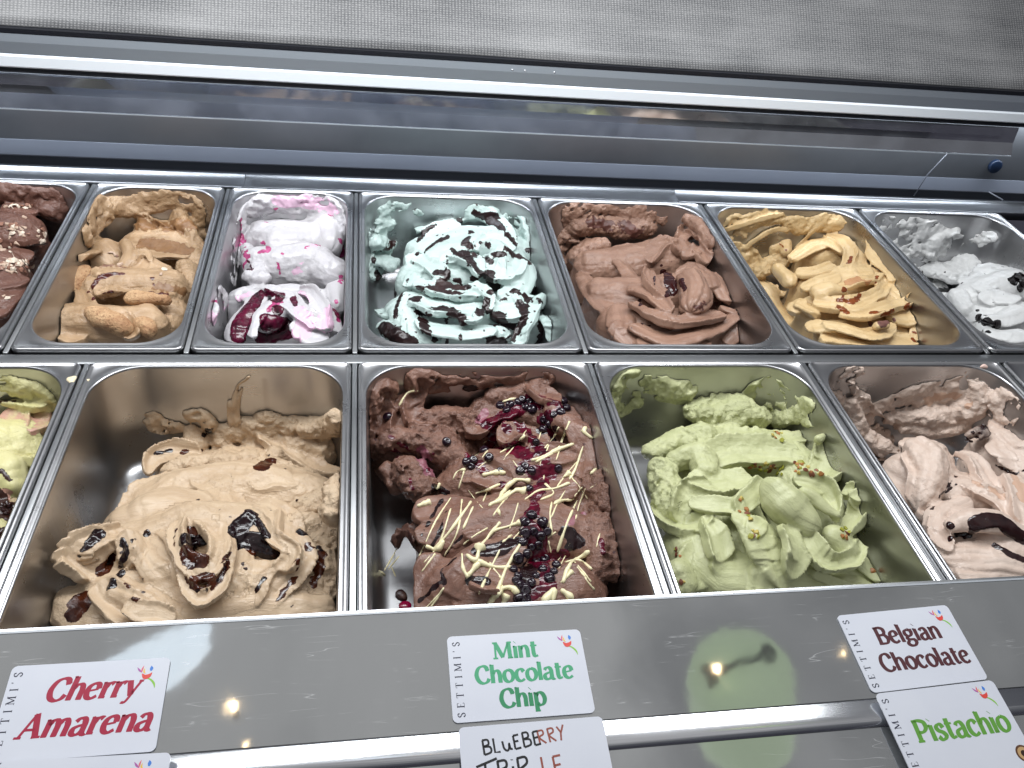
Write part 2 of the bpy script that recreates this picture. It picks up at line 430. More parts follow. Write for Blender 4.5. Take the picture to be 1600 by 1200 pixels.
            if 1: VW[sel]+=N[sel]*((opt.get('up',0)+(.5 if ch=='A' else .1))*np.clip(best/1.5,0,1))[:,None]
        me=bpy.data.meshes.new(name)
        org=np.array([(s.pan.x0+s.pan.x1)/2,(s.pan.y0+s.pan.y1)/2,-DEP])
        nv,nf=len(VW),len(F)
        me.vertices.add(nv); me.vertices.foreach_set('co',((VW-org)*MM).astype(np.float32).ravel())
        me.loops.add(nf*4); me.loops.foreach_set('vertex_index',F.astype(np.int32).ravel())
        me.polygons.add(nf); me.polygons.foreach_set('loop_start',(np.arange(nf)*4).astype(np.int32))
        me.update(calc_edges=True); me.validate(); me.shade_smooth()
        if len(me.vertices)==nv:
            def fa(nm,v): me.attributes.new(nm,'FLOAT','POINT').data.foreach_set('value',v.astype(np.float32))
            fa('rough',Rf); fa('tone',To); fa('gs',S); fa('gt',T)
            for ch in 'ABC': fa('m'+ch,M.get(ch,np.full(nv,-8.0)))
        o=link(name,me,mat); o.location=org*MM; s.obj=o; s.org=org
        return o
    def child(s,name,V,F,mat,smooth=True,centre=None):
        c=np.mean(V,0) if centre is None else centre
        o=mesh(name,V,F,mat,s.obj,smooth=smooth,origin=c); o.location=(c-s.org)*MM; return o

def gelmat(name,c1,c2,swirl=.5,rough=.42,A=None,B=None,C=None,speck=None,fleck=.0,spec=.35,sss=0.0,edge=.9,tonec=None,bumpk=1.0):
    m=Mt(name); P=m.obj(); S=m.attr('gs'); T=m.attr('gt'); R=m.attr('rough')
    cb=m.n('ShaderNodeCombineXYZ'); m.l(S,cb.inputs[0]); m.l(m.math('MULTIPLY',T,.07),cb.inputs[1]); m.l(m.attr('tone'),cb.inputs[2])
    sv=cb.outputs[0]
    st=m.noise(sv,.55,3,.6); st2=m.noise(sv,.16,2,.5)
    big=m.noise(P,28,3,.5,.4)
    f=m.math('MULTIPLY_ADD',st2,swirl,m.math('MULTIPLY',big,1-swirl))
    c=m.mix(m.ramp(f,[(.38,0.),(.62,1.)]),tuple(c1),tuple(c2))
    if tonec: c=m.mix(m.math('MULTIPLY',m.attr('tone'),m.ramp(m.noise(P,45,3,.6,1),[(.4,.35),(.6,1.)])),c,tuple(tonec))
    rg=None; ro=rough-.07
    fine=m.noise(P,420,4,.65); med=m.noise(P,150,3,.6)
    # ice crystals / air pits in torn areas
    Rc=m.math('MINIMUM',R,3.0)
    hb=m.math('MULTIPLY_ADD',m.math('MULTIPLY_ADD',Rc,.5,.12),m.math('ADD',fine,m.math('MULTIPLY',med,1.5)),m.math('MULTIPLY',st,m.math('SUBTRACT',.55,m.math('MULTIPLY',Rc,.15),clamp=True)))
    if speck:
        col,sc,thr=speck
        v=m.n('ShaderNodeTexVoronoi'); v.inputs['Scale'].default_value=sc; v.inputs['Randomness'].default_value=1
        dv=m.n('ShaderNodeVectorMath'); dv.operation='ADD'; nn=m.n('ShaderNodeTexNoise'); nn.inputs['Scale'].default_value=sc*2; m.l(P,nn.inputs['Vector'])
        sc2=m.n('ShaderNodeVectorMath'); sc2.operation='SCALE'; sc2.inputs['Scale'].default_value=.5/sc; m.l(nn.outputs['Color'],sc2.inputs[0])
        m.l(P,dv.inputs[0]); m.l(sc2.outputs[0],dv.inputs[1]); m.l(dv.outputs[0],v.inputs['Vector'])
        dens=m.noise(P,30,2,.5)
        keep=m.math('GREATER_THAN',m.math('ADD',dens,m.math('MULTIPLY',m.math('SUBTRACT',v.outputs['Color'],.5),.5)),thr)
        sp=m.math('MULTIPLY',m.ramp(v.outputs['Distance'],[(.16,1.),(.24,0.)]),keep)
        c=m.mix(sp,c,tuple(col))
    rr=None
    cur_r=(ro,ro,ro); first=True
    for ch,spec_ in (('C',C),('B',B),('A',A)):
        if not spec_: continue
        col,gl,nz=spec_[:3]; col2=spec_[3] if len(spec_)>3 else tuple(v*.5 for v in col)
        d=m.math('ADD',m.attr('m'+ch),m.math('MULTIPLY',m.math('SUBTRACT',m.noise(P,260,4,.7),.5),nz*2.2))
        e=m.ramp(m.math('MULTIPLY_ADD',d,.5,.5,clamp=True),[(.42,0.),(.62,1.)])
        cc=m.mix(m.ramp(m.noise(P,90,3,.6),[(.35,0.),(.7,1.)]),tuple(col),tuple(col2))
        c=m.mix(e,c,cc); cur_r=m.mix(e,cur_r,(gl,gl,gl))
        hb=m.math('MULTIPLY',hb,m.math('SUBTRACT',1.0,m.math('MULTIPLY',e,.8))); hb=m.math('MULTIPLY_ADD',e,.8,hb)
    nb=m.bump(hb,.0017*bumpk,.75)
    m.l(c,m.b.inputs['Base Color']); m.l(nb,m.b.inputs['Normal'])
    if isinstance(cur_r,tuple): m.b.inputs['Roughness'].default_value=ro
    else: m.l(cur_r,m.b.inputs['Roughness'])
    m.b.inputs['Specular IOR Level'].default_value=spec+.12
    if sss: m.b.inputs['Subsurface Weight'].default_value=sss; m.b.inputs['Subsurface Radius'].default_value=(1,.7,.5); m.b.inputs['Subsurface Scale'].default_value=.004
    return m.m
def lin(r,g,b):
    f=lambda v:((v/255+.055)/1.055)**2.4 if v>10 else v/255/12.92
    return (f(r),f(g),f(b))
# ------------------------------------------------------------------ the display case
NW_=168.0
case=tag(empty('display_case',(200,0,-DEP-40)),'long stainless steel gelato display counter holding two rows of pans','display counter')
def cpart(o):
    o.parent=case; o.matrix_parent_inverse=case.matrix_basis.inverted(); return o
ST=steel('brushed_steel',(.40,.41,.42),.30,.42)
STB=steel('bright_steel',(.66,.67,.69),.12,.24,grime=.15)
DARK=simple('dark_cavity',(.012,.014,.02),.6)
cpart(box('well_floor',-900,1400,-560,470,-DEP-40,-DEP-30,DARK))
cpart(box('row_support_bar',-900,1300,-17.5,-2,-16,-4.2,ST,bev=1.5))
XB=[-2*NW_-166,-2*NW_,-NW_,0,250,500,750,1000]       # seams between back pans
XF=[-257-248,-257,0,250,500,750]                       # seams between front pans
for x in XB: cpart(box('pan_divider_bar',x-2.6,x+2.6,-1,359,-14,-3.4,ST,bev=.8))
for x in XF: cpart(box('pan_divider_bar',x-2.6,x+2.6,-379,-18.5,-14,-3.4,ST,bev=.8))
# rear rail: two rolled edges with a shallow channel
def arc(cy,cz,r,a0,a1,n=6): return [(cy+r*math.cos(rad(a0+(a1-a0)*k/n)),cz+r*math.sin(rad(a0+(a1-a0)*k/n))) for k in range(n+1)]
rail=arc(362.5,-2.6,1.6,180,20)+[(368,-3.6),(388,-3.4)]+arc(396,-1.6,2.4,160,0)+[(398.4,-14),(361,-14)]
RAILM=steel('rail_steel',(.26,.27,.29),.3,.42)
segs=[-900,-333,-165,2,251,502,752,1000,1300]
segs=[-900,-150,470,1300]
for a,b in zip(segs[:-1],segs[1:]): cpart(extrude_x('rear_rail',rail[::-1],a+.4,b-.4,RAILM,smooth=False)).data.shade_smooth()
# rear wall
m=Mt('pale_blue_grey_panel'); P=m.pos(); nz=m.noise(P,9,3,.6); m.l(m.mix(nz,lin(150,158,174),lin(168,174,188)),m.b.inputs['Base Color']); m.set(Roughness=.42); PALE=m.m
m=Mt('grey_rear_panel'); P=m.pos(); nz=m.noise(P,7,4,.6); m.l(m.mix(nz,lin(92,96,102),lin(118,120,124)),m.b.inputs['Base Color']); m.set(Roughness=.35,Metallic=.5); GREYP=m.m
cpart(box('lower_rear_panel',-900,1400,430,436,-40,22,PALE))
cpart(box('upper_rear_panel',-900,1400,430.5,436.5,22.05,124,GREYP))
cpart(box('gap_shade_strip',-900,1400,426.5,429.3,-14,1.0,DARK))  # black strip standing in for the shade of the gap behind the rail
cpart(box('dark_channel_floor',-900,1400,399,429.5,-22,-12,DARK))
cpart(box('channel_clip',-28+240,28+240,404,412,-12,-4,simple('black_plastic',(.01,.01,.012),.4)))
# aluminium frame below the blind
AL=Mt('satin_aluminium'); AL.set(Base_Color=(.62,.68,.74,1),Metallic=.85,Roughness=.35); AL=AL.m
WH=Mt('white_enamel'); WH.set(Base_Color=(.9,.95,1.0,1),Roughness=.5); WH.b.inputs['Emission Color'].default_value=(.86,.93,1,1); WH.b.inputs['Emission Strength'].default_value=0.0; WH=WH.m
BLK=simple('black_rubber_seal',(.01,.011,.016),.45)
cpart(extrude_x('white_frame_band',[(392,133),(392,145),(394,147),(404,150),(404,130),(394,131)],-900,1400,WH))
cpart(extrude_x('frame_profile',[(394,148),(396,161),(399,170),(414,172),(430,172),(430,126),(408,126),(408,151)],-900,1400,AL))
cpart(extrude_x('rubber_seal',[(396,124),(396,130.5),(407,130.5),(407,124)],-900,1400,BLK))
cpart(extrude_x('blind_seal',[(398,171),(398,176),(420,177),(420,172.4)],-900,1400,BLK))
for k,x in enumerate((205,222,262)): cpart(mesh('rivet',*tube([(x,399.5,164),(x,396.0,163)],[1.6,1.2],10),STB))
ll=bpy.data.lights.new('rear_panel_fill','AREA'); ll.shape='RECTANGLE'; ll.size=1.9; ll.size_y=.01; ll.energy=2.6; ll.color=(.86,.93,1)  # added light under the frame, there to brighten the rear panels
lo=bpy.data.objects.new('rear_panel_fill',ll); COL.objects.link(lo); lo.location=(.25,.413,.1235); lo.rotation_euler=(rad(10),0,0)
# clear flap hanging below the frame
CL=Mt('clear_acrylic_flap'); 
gl=CL.n('ShaderNodeBsdfGlossy'); gl.inputs['Roughness'].default_value=.06; tr=CL.n('ShaderNodeBsdfTransparent'); tr.inputs['Color'].default_value=(.66,.69,.76,1)
df=CL.n('ShaderNodeBsdfDiffuse'); df.inputs['Color'].default_value=(.5,.53,.6,1)
mx=CL.n('ShaderNodeMixShader'); fr=CL.n('ShaderNodeFresnel'); fr.inputs['IOR'].default_value=2.6; CL.l(fr.outputs[0],mx.inputs[0]); CL.l(tr.outputs[0],mx.inputs[1]); CL.l(gl.outputs[0],mx.inputs[2])
mx2=CL.n('ShaderNodeMixShader'); ns=CL.noise(CL.pos(),12,4,.6); CL.l(CL.ramp(ns,[(.4,.03),(.7,.14)]),mx2.inputs[0]); CL.l(mx.outputs[0],mx2.inputs[1]); CL.l(df.outputs[0],mx2.inputs[2])
CL.l(mx2.outputs[0],CL.out.inputs['Surface']); CL=CL.m
cpart(extrude_x('clear_flap',[(396,123.5),(393,100),(384,84),(382,84.6),(391,101),(394,123.5)],-900,990,CL))
cpart(extrude_x('flap_upper_strip',[(390,124),(389.2,112),(388,112),(388.8,124)],-900,960,CL))
cpart(extrude_x('flap_edge',[(384.3,82.6),(384.3,83.8),(381.6,83.8),(381.6,82.6)],-900,990,simple('polished_acrylic_edge',(.4,.43,.47),.15)))
# end bracket with round dark knob
BR=Mt('end_bracket'); BR.set(Base_Color=(.16,.17,.20,1),Roughness=.3); BR=BR.m
def onwall(px,py,y): r=ray(px,py); return CAM_LOC+r*((y-CAM_LOC[1])/r[1])
cpart(mesh('bracket_edge',*tube([onwall(1428,306,424),onwall(1450,272,424),onwall(1482,238,424)],[.9,.8,.7],8),BR))
cpart(mesh('bracket_wire',*tube([onwall(1545,300,410),onwall(1566,312,408),onwall(1562,330,404),onwall(1556,340,400)],[.8,1.2,1.6,1.2],8),BR))
c=CAM_LOC+ray(1556,261)*((422-CAM_LOC[1])/ray(1556,261)[1])
cpart(mesh('bracket_knob',*tube([c+[0,5,0],c,c-[0,.8,0],c-[0,1.4,0]],[11,11,10.4,9],28),simple('navy_knob',(.008,.02,.05),.4)))
# woven blind above
BL=Mt('woven_mesh_fabric'); P=BL.attr('uvw','Vector')
w1=BL.n('ShaderNodeTexWave'); w1.bands_direction='X'; w1.inputs['Scale'].default_value=.075; w1.inputs['Distortion'].default_value=.6; w1.inputs['Detail'].default_value=1
w2=BL.n('ShaderNodeTexWave'); w2.bands_direction='Y'; w2.inputs['Scale'].default_value=.105; w2.inputs['Distortion'].default_value=.8; w2.inputs['Detail'].default_value=1
BL.l(P,w1.inputs['Vector']); BL.l(P,w2.inputs['Vector'])
wv=BL.math('MULTIPLY',w1.outputs['Fac'],w2.outputs['Fac'])
sc=BL.n('ShaderNodeVectorMath'); sc.operation='MULTIPLY'; sc.inputs[1].default_value=(.0045,.035,.02); BL.l(P,sc.inputs[0])
ln=BL.noise(sc.outputs[0],1.0,4,.6); big=BL.noise(P,.006,3,.5)
th=BL.noise(P,.35,3,.6)
v=BL.math('MULTIPLY_ADD',wv,.34,BL.math('MULTIPLY_ADD',th,.4,BL.math('MULTIPLY_ADD',big,.5,BL.math('MULTIPLY',ln,.35))))
BL.l(BL.ramp(v,[(.45,lin(56,58,62)),(.98,lin(158,157,157))]),BL.b.inputs['Base Color'])
BL.l(BL.bump(v,.0006,.8),BL.b.inputs['Normal']); BL.set(Roughness=.5); BL=BL.m
V=[];F=[];uv=[]
nx,ny=60,14
for j in range(ny+1):
    for i in range(nx+1):
        x=-900+2300*i/nx; t=j/ny
        V.append((x,404+t*190+1.5*math.sin(x*.013+2*t),177+t*165+6*math.sin(t*3))); uv.append((x,t*250,0))
for j in range(ny):
    for i in range(nx): a=j*(nx+1)+i; F.append((a,a+1,a+nx+2,a+nx+1))
bl=mesh('woven_blind',V,F,BL); bl.data.attributes.new('uvw','FLOAT_VECTOR','POINT').data.foreach_set('vector',np.array(uv,np.float32).ravel())
md=bl.modifiers.new('t','SOLIDIFY'); md.thickness=.0012
tag(bl,'grey woven mesh night blind rising behind the aluminium frame','blind')
# ---------------- front ledge that carries the cards
TA=rad(6.83)
def ledge(y,h=0.0):     # height of the ledge surface; h = distance above it
    return 89.73+(y+350)*math.tan(TA)+h
YE=-387.0
FP=Mt('scuffed_polished_ledge'); P=FP.pos(); FP.set(Metallic=.9)
big=FP.noise(FP.mapv(P,(9,3,3)),1.0,4,.6,.5); sm=FP.noise(FP.mapv(P,(30,6,6)),1.6,4,.6)
FP.l(FP.ramp(FP.math('MULTIPLY_ADD',big,.5,FP.math('MULTIPLY',sm,.5)),[(.3,.03),(.75,.075)]),FP.b.inputs['Roughness'])
def iso(rot,sc,w): 
    q=FP.noise(FP.mapv(P,sc,rot=(0,0,rot)),1.0,2,.5); return FP.ramp(FP.math('ABSOLUTE',FP.math('SUBTRACT',q,.5)),[(0.,1.),(w,0.)])
msk=FP.ramp(FP.noise(P,33,3,.6),[(.56,0.),(.64,1.)]); msk2=FP.ramp(FP.noise(FP.mapv(P,(1,1,1),loc=(3,1,2)),26,3,.6),[(.58,0.),(.66,1.)])
scr=FP.math('ADD',FP.math('MULTIPLY',iso(.6,(9,120,9),.006),msk),FP.math('MULTIPLY',iso(-.9,(8,150,9),.006),msk2),clamp=True)
FP.l(FP.mix(FP.math('MULTIPLY',scr,.35),FP.mix(big,(.40,.41,.41),(.54,.55,.55)),(.9,.9,.9)),FP.b.inputs['Base Color'])
FP.l(FP.math('SUBTRACT',.9,FP.math('MULTIPLY',scr,.35)),FP.b.inputs['Metallic'])
FP.l(FP.bump(FP.noise(P,16,3,.5),.0006,.35),FP.b.inputs['Normal']); FP=FP.m
yb0,yb1=-463.0,-481.0
cpart(extrude_x('front_ledge',[(YE,ledge(YE)),(YE+.0,ledge(YE)-2.2),(yb0,ledge(yb0)-2.2),(yb0,ledge(yb0))],-900,1400,FP))
zb=ledge(yb0)
bead=[(yb0-.05,zb-2.2),(yb0-.05,zb-.1),(yb0-1.2,zb+.15),(yb0-4,zb+.42),(yb0-7,zb+.68),(yb0-10,zb+.92),(yb0-12.5,zb+1.08),(yb0-14.2,zb+.9),(yb0-15.6,zb+.3),(yb0-16.8,zb-.7),(yb1+.05,ledge(yb1)-.1),(yb1+.05,ledge(yb1)-2.2)]
cpart(extrude_x('ledge_bead',bead,-900,1400,STB,smooth=True))
cpart(extrude_x('lower_ledge',[(yb1,ledge(yb1)),(yb1,ledge(yb1)-2.2),(-640,ledge(-640)-2.2),(-640,ledge(-640))],-900,1400,FP))
cpart(extrude_x('ledge_lip',[(YE+1.6,ledge(YE)+.4),(YE+1.6,ledge(YE)-1.2),(YE+.1,ledge(YE)-1.2),(YE+.1,ledge(YE)+.4)],-900,1400,simple('white_ledge_edge',(.38,.40,.43),.35)))
cpart(box('ledge_front_wall',-900,1400,-384.5,-381.5,-60,ledge(-384.5)-3,ST))
PANS={}
def pan(key,x0,x1,row,label,stain,amt,fi=11):
    y0,y1=((0.3,358) if row=='b' else (-379,-18.6))
    p=Pan(x0+3.4,x1-3.4,y0,y1,fi); PANS[key]=p
    p.build(label,steel('steel_pan_'+key,(.45,.45,.46),.24,.38,grime=.3,stain=(stain,amt)))
    return p

def Cc(g,*pts,**k):      # concave spatula fold with sharp lips
    k.setdefault('shape','c'); k['k']=max(k.get('k',0),3.4); n0=k.get('n',0); k['n']=n0+1 if n0 else 4; k['amp']=1.35*k['amp'] if n0 else .55; g.st(list(pts),**k)
def chunk_mesh(name,seed,flat=.5,n=11,mat=None,elong=1.0,smooth=False):
    r=random.Random(seed); bm=bmesh.new()
    for i in range(n):
        v=Vector((r.gauss(0,1),r.gauss(0,1),r.gauss(0,1))).normalized()*r.uniform(.8,1.05); bm.verts.new((v.x*elong,v.y,v.z*flat))
    bmesh.ops.convex_hull(bm,input=bm.verts[:]); 
    for v in [v for v in bm.verts if not v.link_faces]: bm.verts.remove(v)
    bmesh.ops.bevel(bm,geom=bm.edges[:],offset=.08,segments=1,affect='EDGES')
    me=bpy.data.meshes.new(name); bm.to_mesh(me); bm.free(); me.materials.append(mat)
    if smooth: me.shade_smooth()
    return me
def chunks(g,name,pts,meshes,size,sink=.2,seed=1,jit=.3):
    r=random.Random(seed)
    for x,y in pts:
        q=g.hit(x,y); nrm=g.grad(q); s=size*r.uniform(1-jit,1+jit)
        o=bpy.data.objects.new(name,meshes[r.randrange(len(meshes))]); COL.objects.link(o); o.parent=g.obj
        o.location=(q+nrm*s*(.5-sink)-g.org)*MM
        z=Vector(nrm).to_track_quat('Z','Y').to_euler(); o.rotation_euler=z; o.rotation_euler.rotate_axis('Z',r.uniform(0,6.28)); o.rotation_euler.rotate_axis('X',r.uniform(-.5,.5))
        o.scale=(s*MM,)*3
def scatter(x,y,rx,ry,n,seed=0):
    r=random.Random(seed); out=[]
    while len(out)<n:
        a,b=r.uniform(-1,1),r.uniform(-1,1)
        if a*a+b*b<=1: out.append((x+a*rx,y+b*ry))
    return out
def drizzle(g,name,paths,mat,r0=1.2,lift=.4):
    rr=random.Random(5)
    for pts in paths:
        w=pts[0] if isinstance(pts[0],(int,float)) else None
        if w is not None: pts=pts[1:]
        w=w or r0
        P=spline([(x,y,0) for x,y in pts],9.0/ (g.fr[2]/.35))
        H=np.array([g.hit(x,y) for x,y,_ in P]); N=np.array([g.grad(h) for h in H])
        for _ in range(2):
            H[1:-1]=(H[:-2]+H[2:]+2*H[1:-1])/4
        H=H+N*lift*w
        m=len(H); t=np.linspace(0,1,m)
        w=w*1.3; R=w*(.75+.35*np.array([math.sin(7*a+rr.uniform(0,1))*math.sin(3*a+w*9) for a in t])); R[0]*=.6; R[-1]*=.6
        if rr.random()<.4: R[-1]*=2.6; R[-2]*=1.6
        V,F=tube(H,R,7); g.child(name,V,F,mat)
# ================================ back row
# ---- dark chocolate with chopped nuts (left edge)
p=pan('nut_chocolate',-2*NW_-166,-2*NW_,'b','narrow steel pan cut off by the left edge of the back row',lin(70,38,36),.3)
g=Gel(p,(0,260,.35),51); st=g.st
st([(0,90,-10,22),(140,90,-10,22),(270,120,-20,20)],op='film',th=7,rough=1.2,k=1)
st([(100,200,-40,34),(200,160,-36,30)],col=True,rough=1.2)
st([(0,330,-36,36),(90,330,-34,34)],col=True,rough=1)
st([(-50,480,-34,34),(20,480,-34,30)],col=True,rough=.8); st([(-100,640,-40,32),(-40,620,-40,30)],col=True,rough=.8)
st([(-150,300,-36,34),(-180,480,-36,34),(-220,640,-40,30)],col=True,rough=1)
st([(170,160,-24,14),(240,200,-30,16),(270,160,-24,12)],rough=1.4)
Cc(g,(30,200,-26,12),(90,190,-22,16),(150,200,-26,12),H=8,cv=.3,rough=.6)
Cc(g,(20,270,-26,12),(90,260,-22,18),(170,280,-30,12),H=10,cv=-.25,rough=.5,n=3,amp=.7)
Cc(g,(60,330,-26,10),(120,330,-24,14),(180,330,-32,10),H=7,cv=.3,roll=12)
Cc(g,(0,380,-24,12),(60,380,-24,15),(130,390,-30,12),H=8,cv=-.2,n=3,amp=.6)
Cc(g,(0,520,-26,14),(50,510,-26,16),(100,500,-32,10),H=9,cv=.25,roll=-10)
Cc(g,(0,600,-28,14),(30,580,-28,14),(70,540,-34,10),H=9,cv=-.25,n=3,amp=.7)
Cc(g,(-20,650,-32,12),(20,640,-34,12),(50,600,-38,8),H=8,cv=.2)
g.finish()
NUC=gelmat('nut_chocolate_gelato',lin(122,88,76),lin(98,66,56),.5,.4)
g.mesh('gelato',NUC); tag(g.obj,'reddish brown chocolate gelato sprinkled with chopped white nuts, left edge of back row','gelato','gelato')
alm=[chunk_mesh('nut_piece',60+k,.45,9,simple('chopped_nut_%d'%k,c_,.5),1.3) for k,c_ in enumerate((lin(222,206,188),lin(196,170,150),lin(150,108,90)))]
chunks(g,'nut_piece',scatter(90,180,65,12,12,1)+scatter(60,270,50,14,12,2)+scatter(180,310,20,35,9,3)+scatter(75,445,75,32,44,4)+scatter(90,300,40,12,6,5)+[(30,590),(20,580),(10,260),(110,230)]+scatter(60,350,70,40,10,8),alm,3.6,seed=5)
# ---- caramel with sponge biscuits
p=pan('biscuit_caramel',-2*NW_,-NW_,'b','narrow steel pan holding brown gelato and sponge biscuits',lin(120,92,60),.42)
g=Gel(p,(0,260,.35),61); st=g.st
st([(400,170,-18,22),(370,250,-40,18),(360,300,-60,14)],op='film',th=3.5,rough=1,k=1)
st([(450,170,-30,18),(560,160,-30,22),(700,140,-28,24),(890,160,-28,24),(900,260,-50,24)],op='film',th=8,rough=1.4,k=1)
st([(760,100,-10,12),(830,120,-12,14)],op='film',th=2,rough=1.2,k=1)
st([(620,270,-70,26),(720,230,-56,28),(840,260,-56,28)],col=True,rough=1.6)
st([(640,380,-60,28),(740,380,-54,30),(820,400,-56,26)],col=True,rough=.6)
st([(400,380,-44,24),(480,420,-38,26)],col=True); st([(420,580,-46,26),(500,560,-44,28),(600,560,-42,30),(740,560,-42,28)],col=True,rough=.8)
st([(300,700,-44,22),(330,700,-42,24),(480,720,-42,28),(650,720,-42,26)],col=True,rough=.5)
st([(600,190,-44,10),(640,180,-40,10),(700,190,-40,9),(760,170,-38,9),(830,200,-44,10)],rough=1.6)
Cc(g,(620,220,-46,10),(700,230,-40,14),(780,270,-42,12),H=8,cv=.4,rough=1,roll=14)
st([(640,290,-52,14),(720,320,-50,14)],rough=2)
st([(880,380,-52,20),(880,500,-56,18)],col=True,rough=1.4)
st([(800,240,-40,12),(860,300,-44,13),(880,340,-50,11)],rough=1.8)
Cc(g,(620,360,-44,14),(720,370,-38,20),(830,380,-42,14),H=8,cv=.15,roll=-6)
Cc(g,(350,390,-40,13),(420,360,-32,19),(520,350,-30,18),(570,370,-34,10),H=12,cv=-.2,roll=12,n=3,amp=.5)
st([(560,350,-28,7),(570,400,-30,8),(540,450,-36,7)],n=4,amp=.5)
Cc(g,(580,420,-32,8),(600,390,-26,6),(650,385,-26,6),(665,410,-28,4),H=5,cv=.4)
Cc(g,(560,470,-36,12),(610,430,-28,15),(680,440,-28,14),(740,470,-34,12),H=10,cv=-.15,roll=-10)
st([(420,480,-36,7),(450,490,-34,6)],k=2)
Cc(g,(400,540,-40,6),(440,490,-34,9),(520,470,-32,9),(560,460,-34,5),H=6,cv=.5,tone=.8)
Cc(g,(440,560,-38,10),(520,540,-34,12),(620,550,-36,12),(760,560,-40,12),H=8,cv=.3,rough=1.4)
Cc(g,(360,560,-40,8),(370,620,-36,12),(390,680,-38,12),H=9,cv=.3,n=4,amp=.8)
Cc(g,(270,680,-46,11),(300,740,-44,14),(380,760,-46,12),H=10,cv=.25,n=4,amp=.7)
Cc(g,(560,640,-36,14),(640,660,-32,20),(710,700,-40,14),H=12,cv=-.2,n=4,amp=.8,roll=8)
Cc(g,(520,650,-34,8),(560,700,-34,10),(580,750,-38,10),H=8,cv=.4,roll=-12)
st([(740,620,-52,14),(780,660,-58,14),(760,720,-60,12)],rough=1.4)
st([(840,460,-46,14),(850,540,-52,12)],rough=1.8)
g.finish()
CAR=gelmat('caramel_biscuit_gelato',lin(192,162,130),lin(156,126,94),.35,.38,A=(lin(86,36,30),.2,1.2,lin(60,24,20)),B=(lin(140,104,70),.4,3,lin(120,86,56)),tonec=lin(96,48,40))
g.mesh('gelato',CAR,[('A',[(400,560,2.5),(430,510,3),(500,480,3),(550,480,2)],{}),('A',[(680,500,2),(690,530,2)],dict(nz=2)),('A',[(420,590,3),(500,560,2)],dict(nz=2)),('B',[(620,250,9),(760,280,12),(860,260,10)],dict(nz=5)),('B',[(640,340,10),(760,360,12),(840,380,8)],dict(nz=3)),('B',[(700,540,6),(820,560,6)],dict(nz=3)),('A',[(660,570,2),(740,570,3)],dict(nz=3))])
tag(g.obj,'light brown caramel gelato with sponge finger biscuits pushed into the front','gelato','gelato')
m=Mt('sponge_biscuit'); P=m.obj(); n1=m.noise(P,60,4,.6); n2=m.noise(P,380,3,.6)
m.l(m.mix(m.ramp(n2,[(.55,0.),(.68,.7)]),m.mix(m.ramp(n1,[(.35,0.),(.65,1.)]),lin(204,168,128),lin(166,124,88)),lin(118,74,44)),m.b.inputs['Base Color']); m.l(m.bump(n2,.002,1),m.b.inputs['Normal']); m.set(Roughness=.7); SPG=m.m
def biscuit(g,pts):
    P_=[]
    for x,y,z,r in pts:
        px=g.px(x,y); q=at(*px,z)+ray(*px)*r; r*=.86; P_.append((*q,r))
    C=spline(P_,2.5); n_=len(C); t=np.linspace(0,1,n_); prof=np.sqrt(np.clip(1-np.abs(2*t-1)**5,0.02,1))
    V,F=tube(C[:,:3],C[:,3]*prof,18); V=np.array(V); V+=samp(N_MID,V,1.1,77)[:,None]*1.6*np.array([1,1,1]); g.child('sponge_biscuit',V,F,SPG)
biscuit(g,[(400,450,-34,11),(350,510,-36,12.5),(300,580,-44,12)])
biscuit(g,[(385,645,-30,10),(440,670,-27,13),(520,700,-29,14),(580,750,-36,13)])
biscuit(g,[(550,590,-31,9),(640,590,-30,10),(770,600,-34,9)])
biscuit(g,[(610,690,-38,9),(650,720,-36,11),(680,760,-40,10)])
chunks(g,'nut_piece',[(510,390),(490,385),(520,400),(740,465),(735,460),(600,560),(605,565),(740,580),(540,440),(650,570),(720,480)],alm,3.2,seed=9)
# ---- white with cherry
p=pan('cherry_white',-NW_,0,'b','narrow steel pan holding white gelato with dark cherry ripple',lin(210,196,204),.42)
g=Gel(p,(0,260,.35),71); st=g.st
st([(1100,200,-20,24),(1060,280,-50,18),(1040,400,-70,20),(1030,480,-80,16)],op='film',th=2.2,rough=.8,k=1)
st([(1130,170,-14,20),(1250,150,-14,24),(1400,130,-12,24),(1500,170,-14,22),(1530,280,-30,20)],op='film',th=4.5,rough=1.6,k=1)
st([(970,600,-80,22),(950,680,-86,18)],op='film',th=1.5,rough=1,k=1)
st([(1180,220,-60,26),(1300,230,-56,28),(1450,250,-56,26)],col=True,rough=.5)
st([(1090,330,-60,18),(1090,430,-60,18)],col=True,rough=1)
st([(1170,340,-50,28),(1320,340,-46,32),(1470,350,-48,26)],col=True,rough=.4)
st([(1180,460,-44,26),(1330,460,-42,32),(1480,480,-44,24)],col=True,rough=.5)
st([(1100,620,-50,24),(1250,640,-44,30),(1440,640,-46,28)],col=True,rough=.2); st([(1100,740,-56,22),(1300,740,-52,28),(1450,720,-54,24)],col=True)
Cc(g,(1190,240,-46,14),(1280,250,-42,22),(1380,250,-42,20),H=8,cv=.3,roll=-8,rough=.3)
st([(1400,250,-42,18),(1460,290,-38,22),(1470,350,-38,20)],k=8)
st([(1170,300,-44,15),(1260,340,-38,22),(1350,330,-38,20)],k=8,rough=.3)
st([(1170,410,-38,16),(1280,430,-34,22),(1400,430,-34,24),(1490,480,-36,18)],k=7,rough=.8)
st([(1120,490,-40,9),(1160,500,-38,10),(1120,370,-44,7)],rough=1.6)
st([(1500,560,-36,16),(1500,620,-40,12)],k=5)
Cc(g,(1060,590,-36,9),(1090,560,-30,12),(1140,580,-28,10),H=8,cv=-.2,roll=-15)
Cc(g,(1170,545,-30,9),(1220,550,-24,11),(1290,575,-24,9),H=8,cv=.4,roll=14)
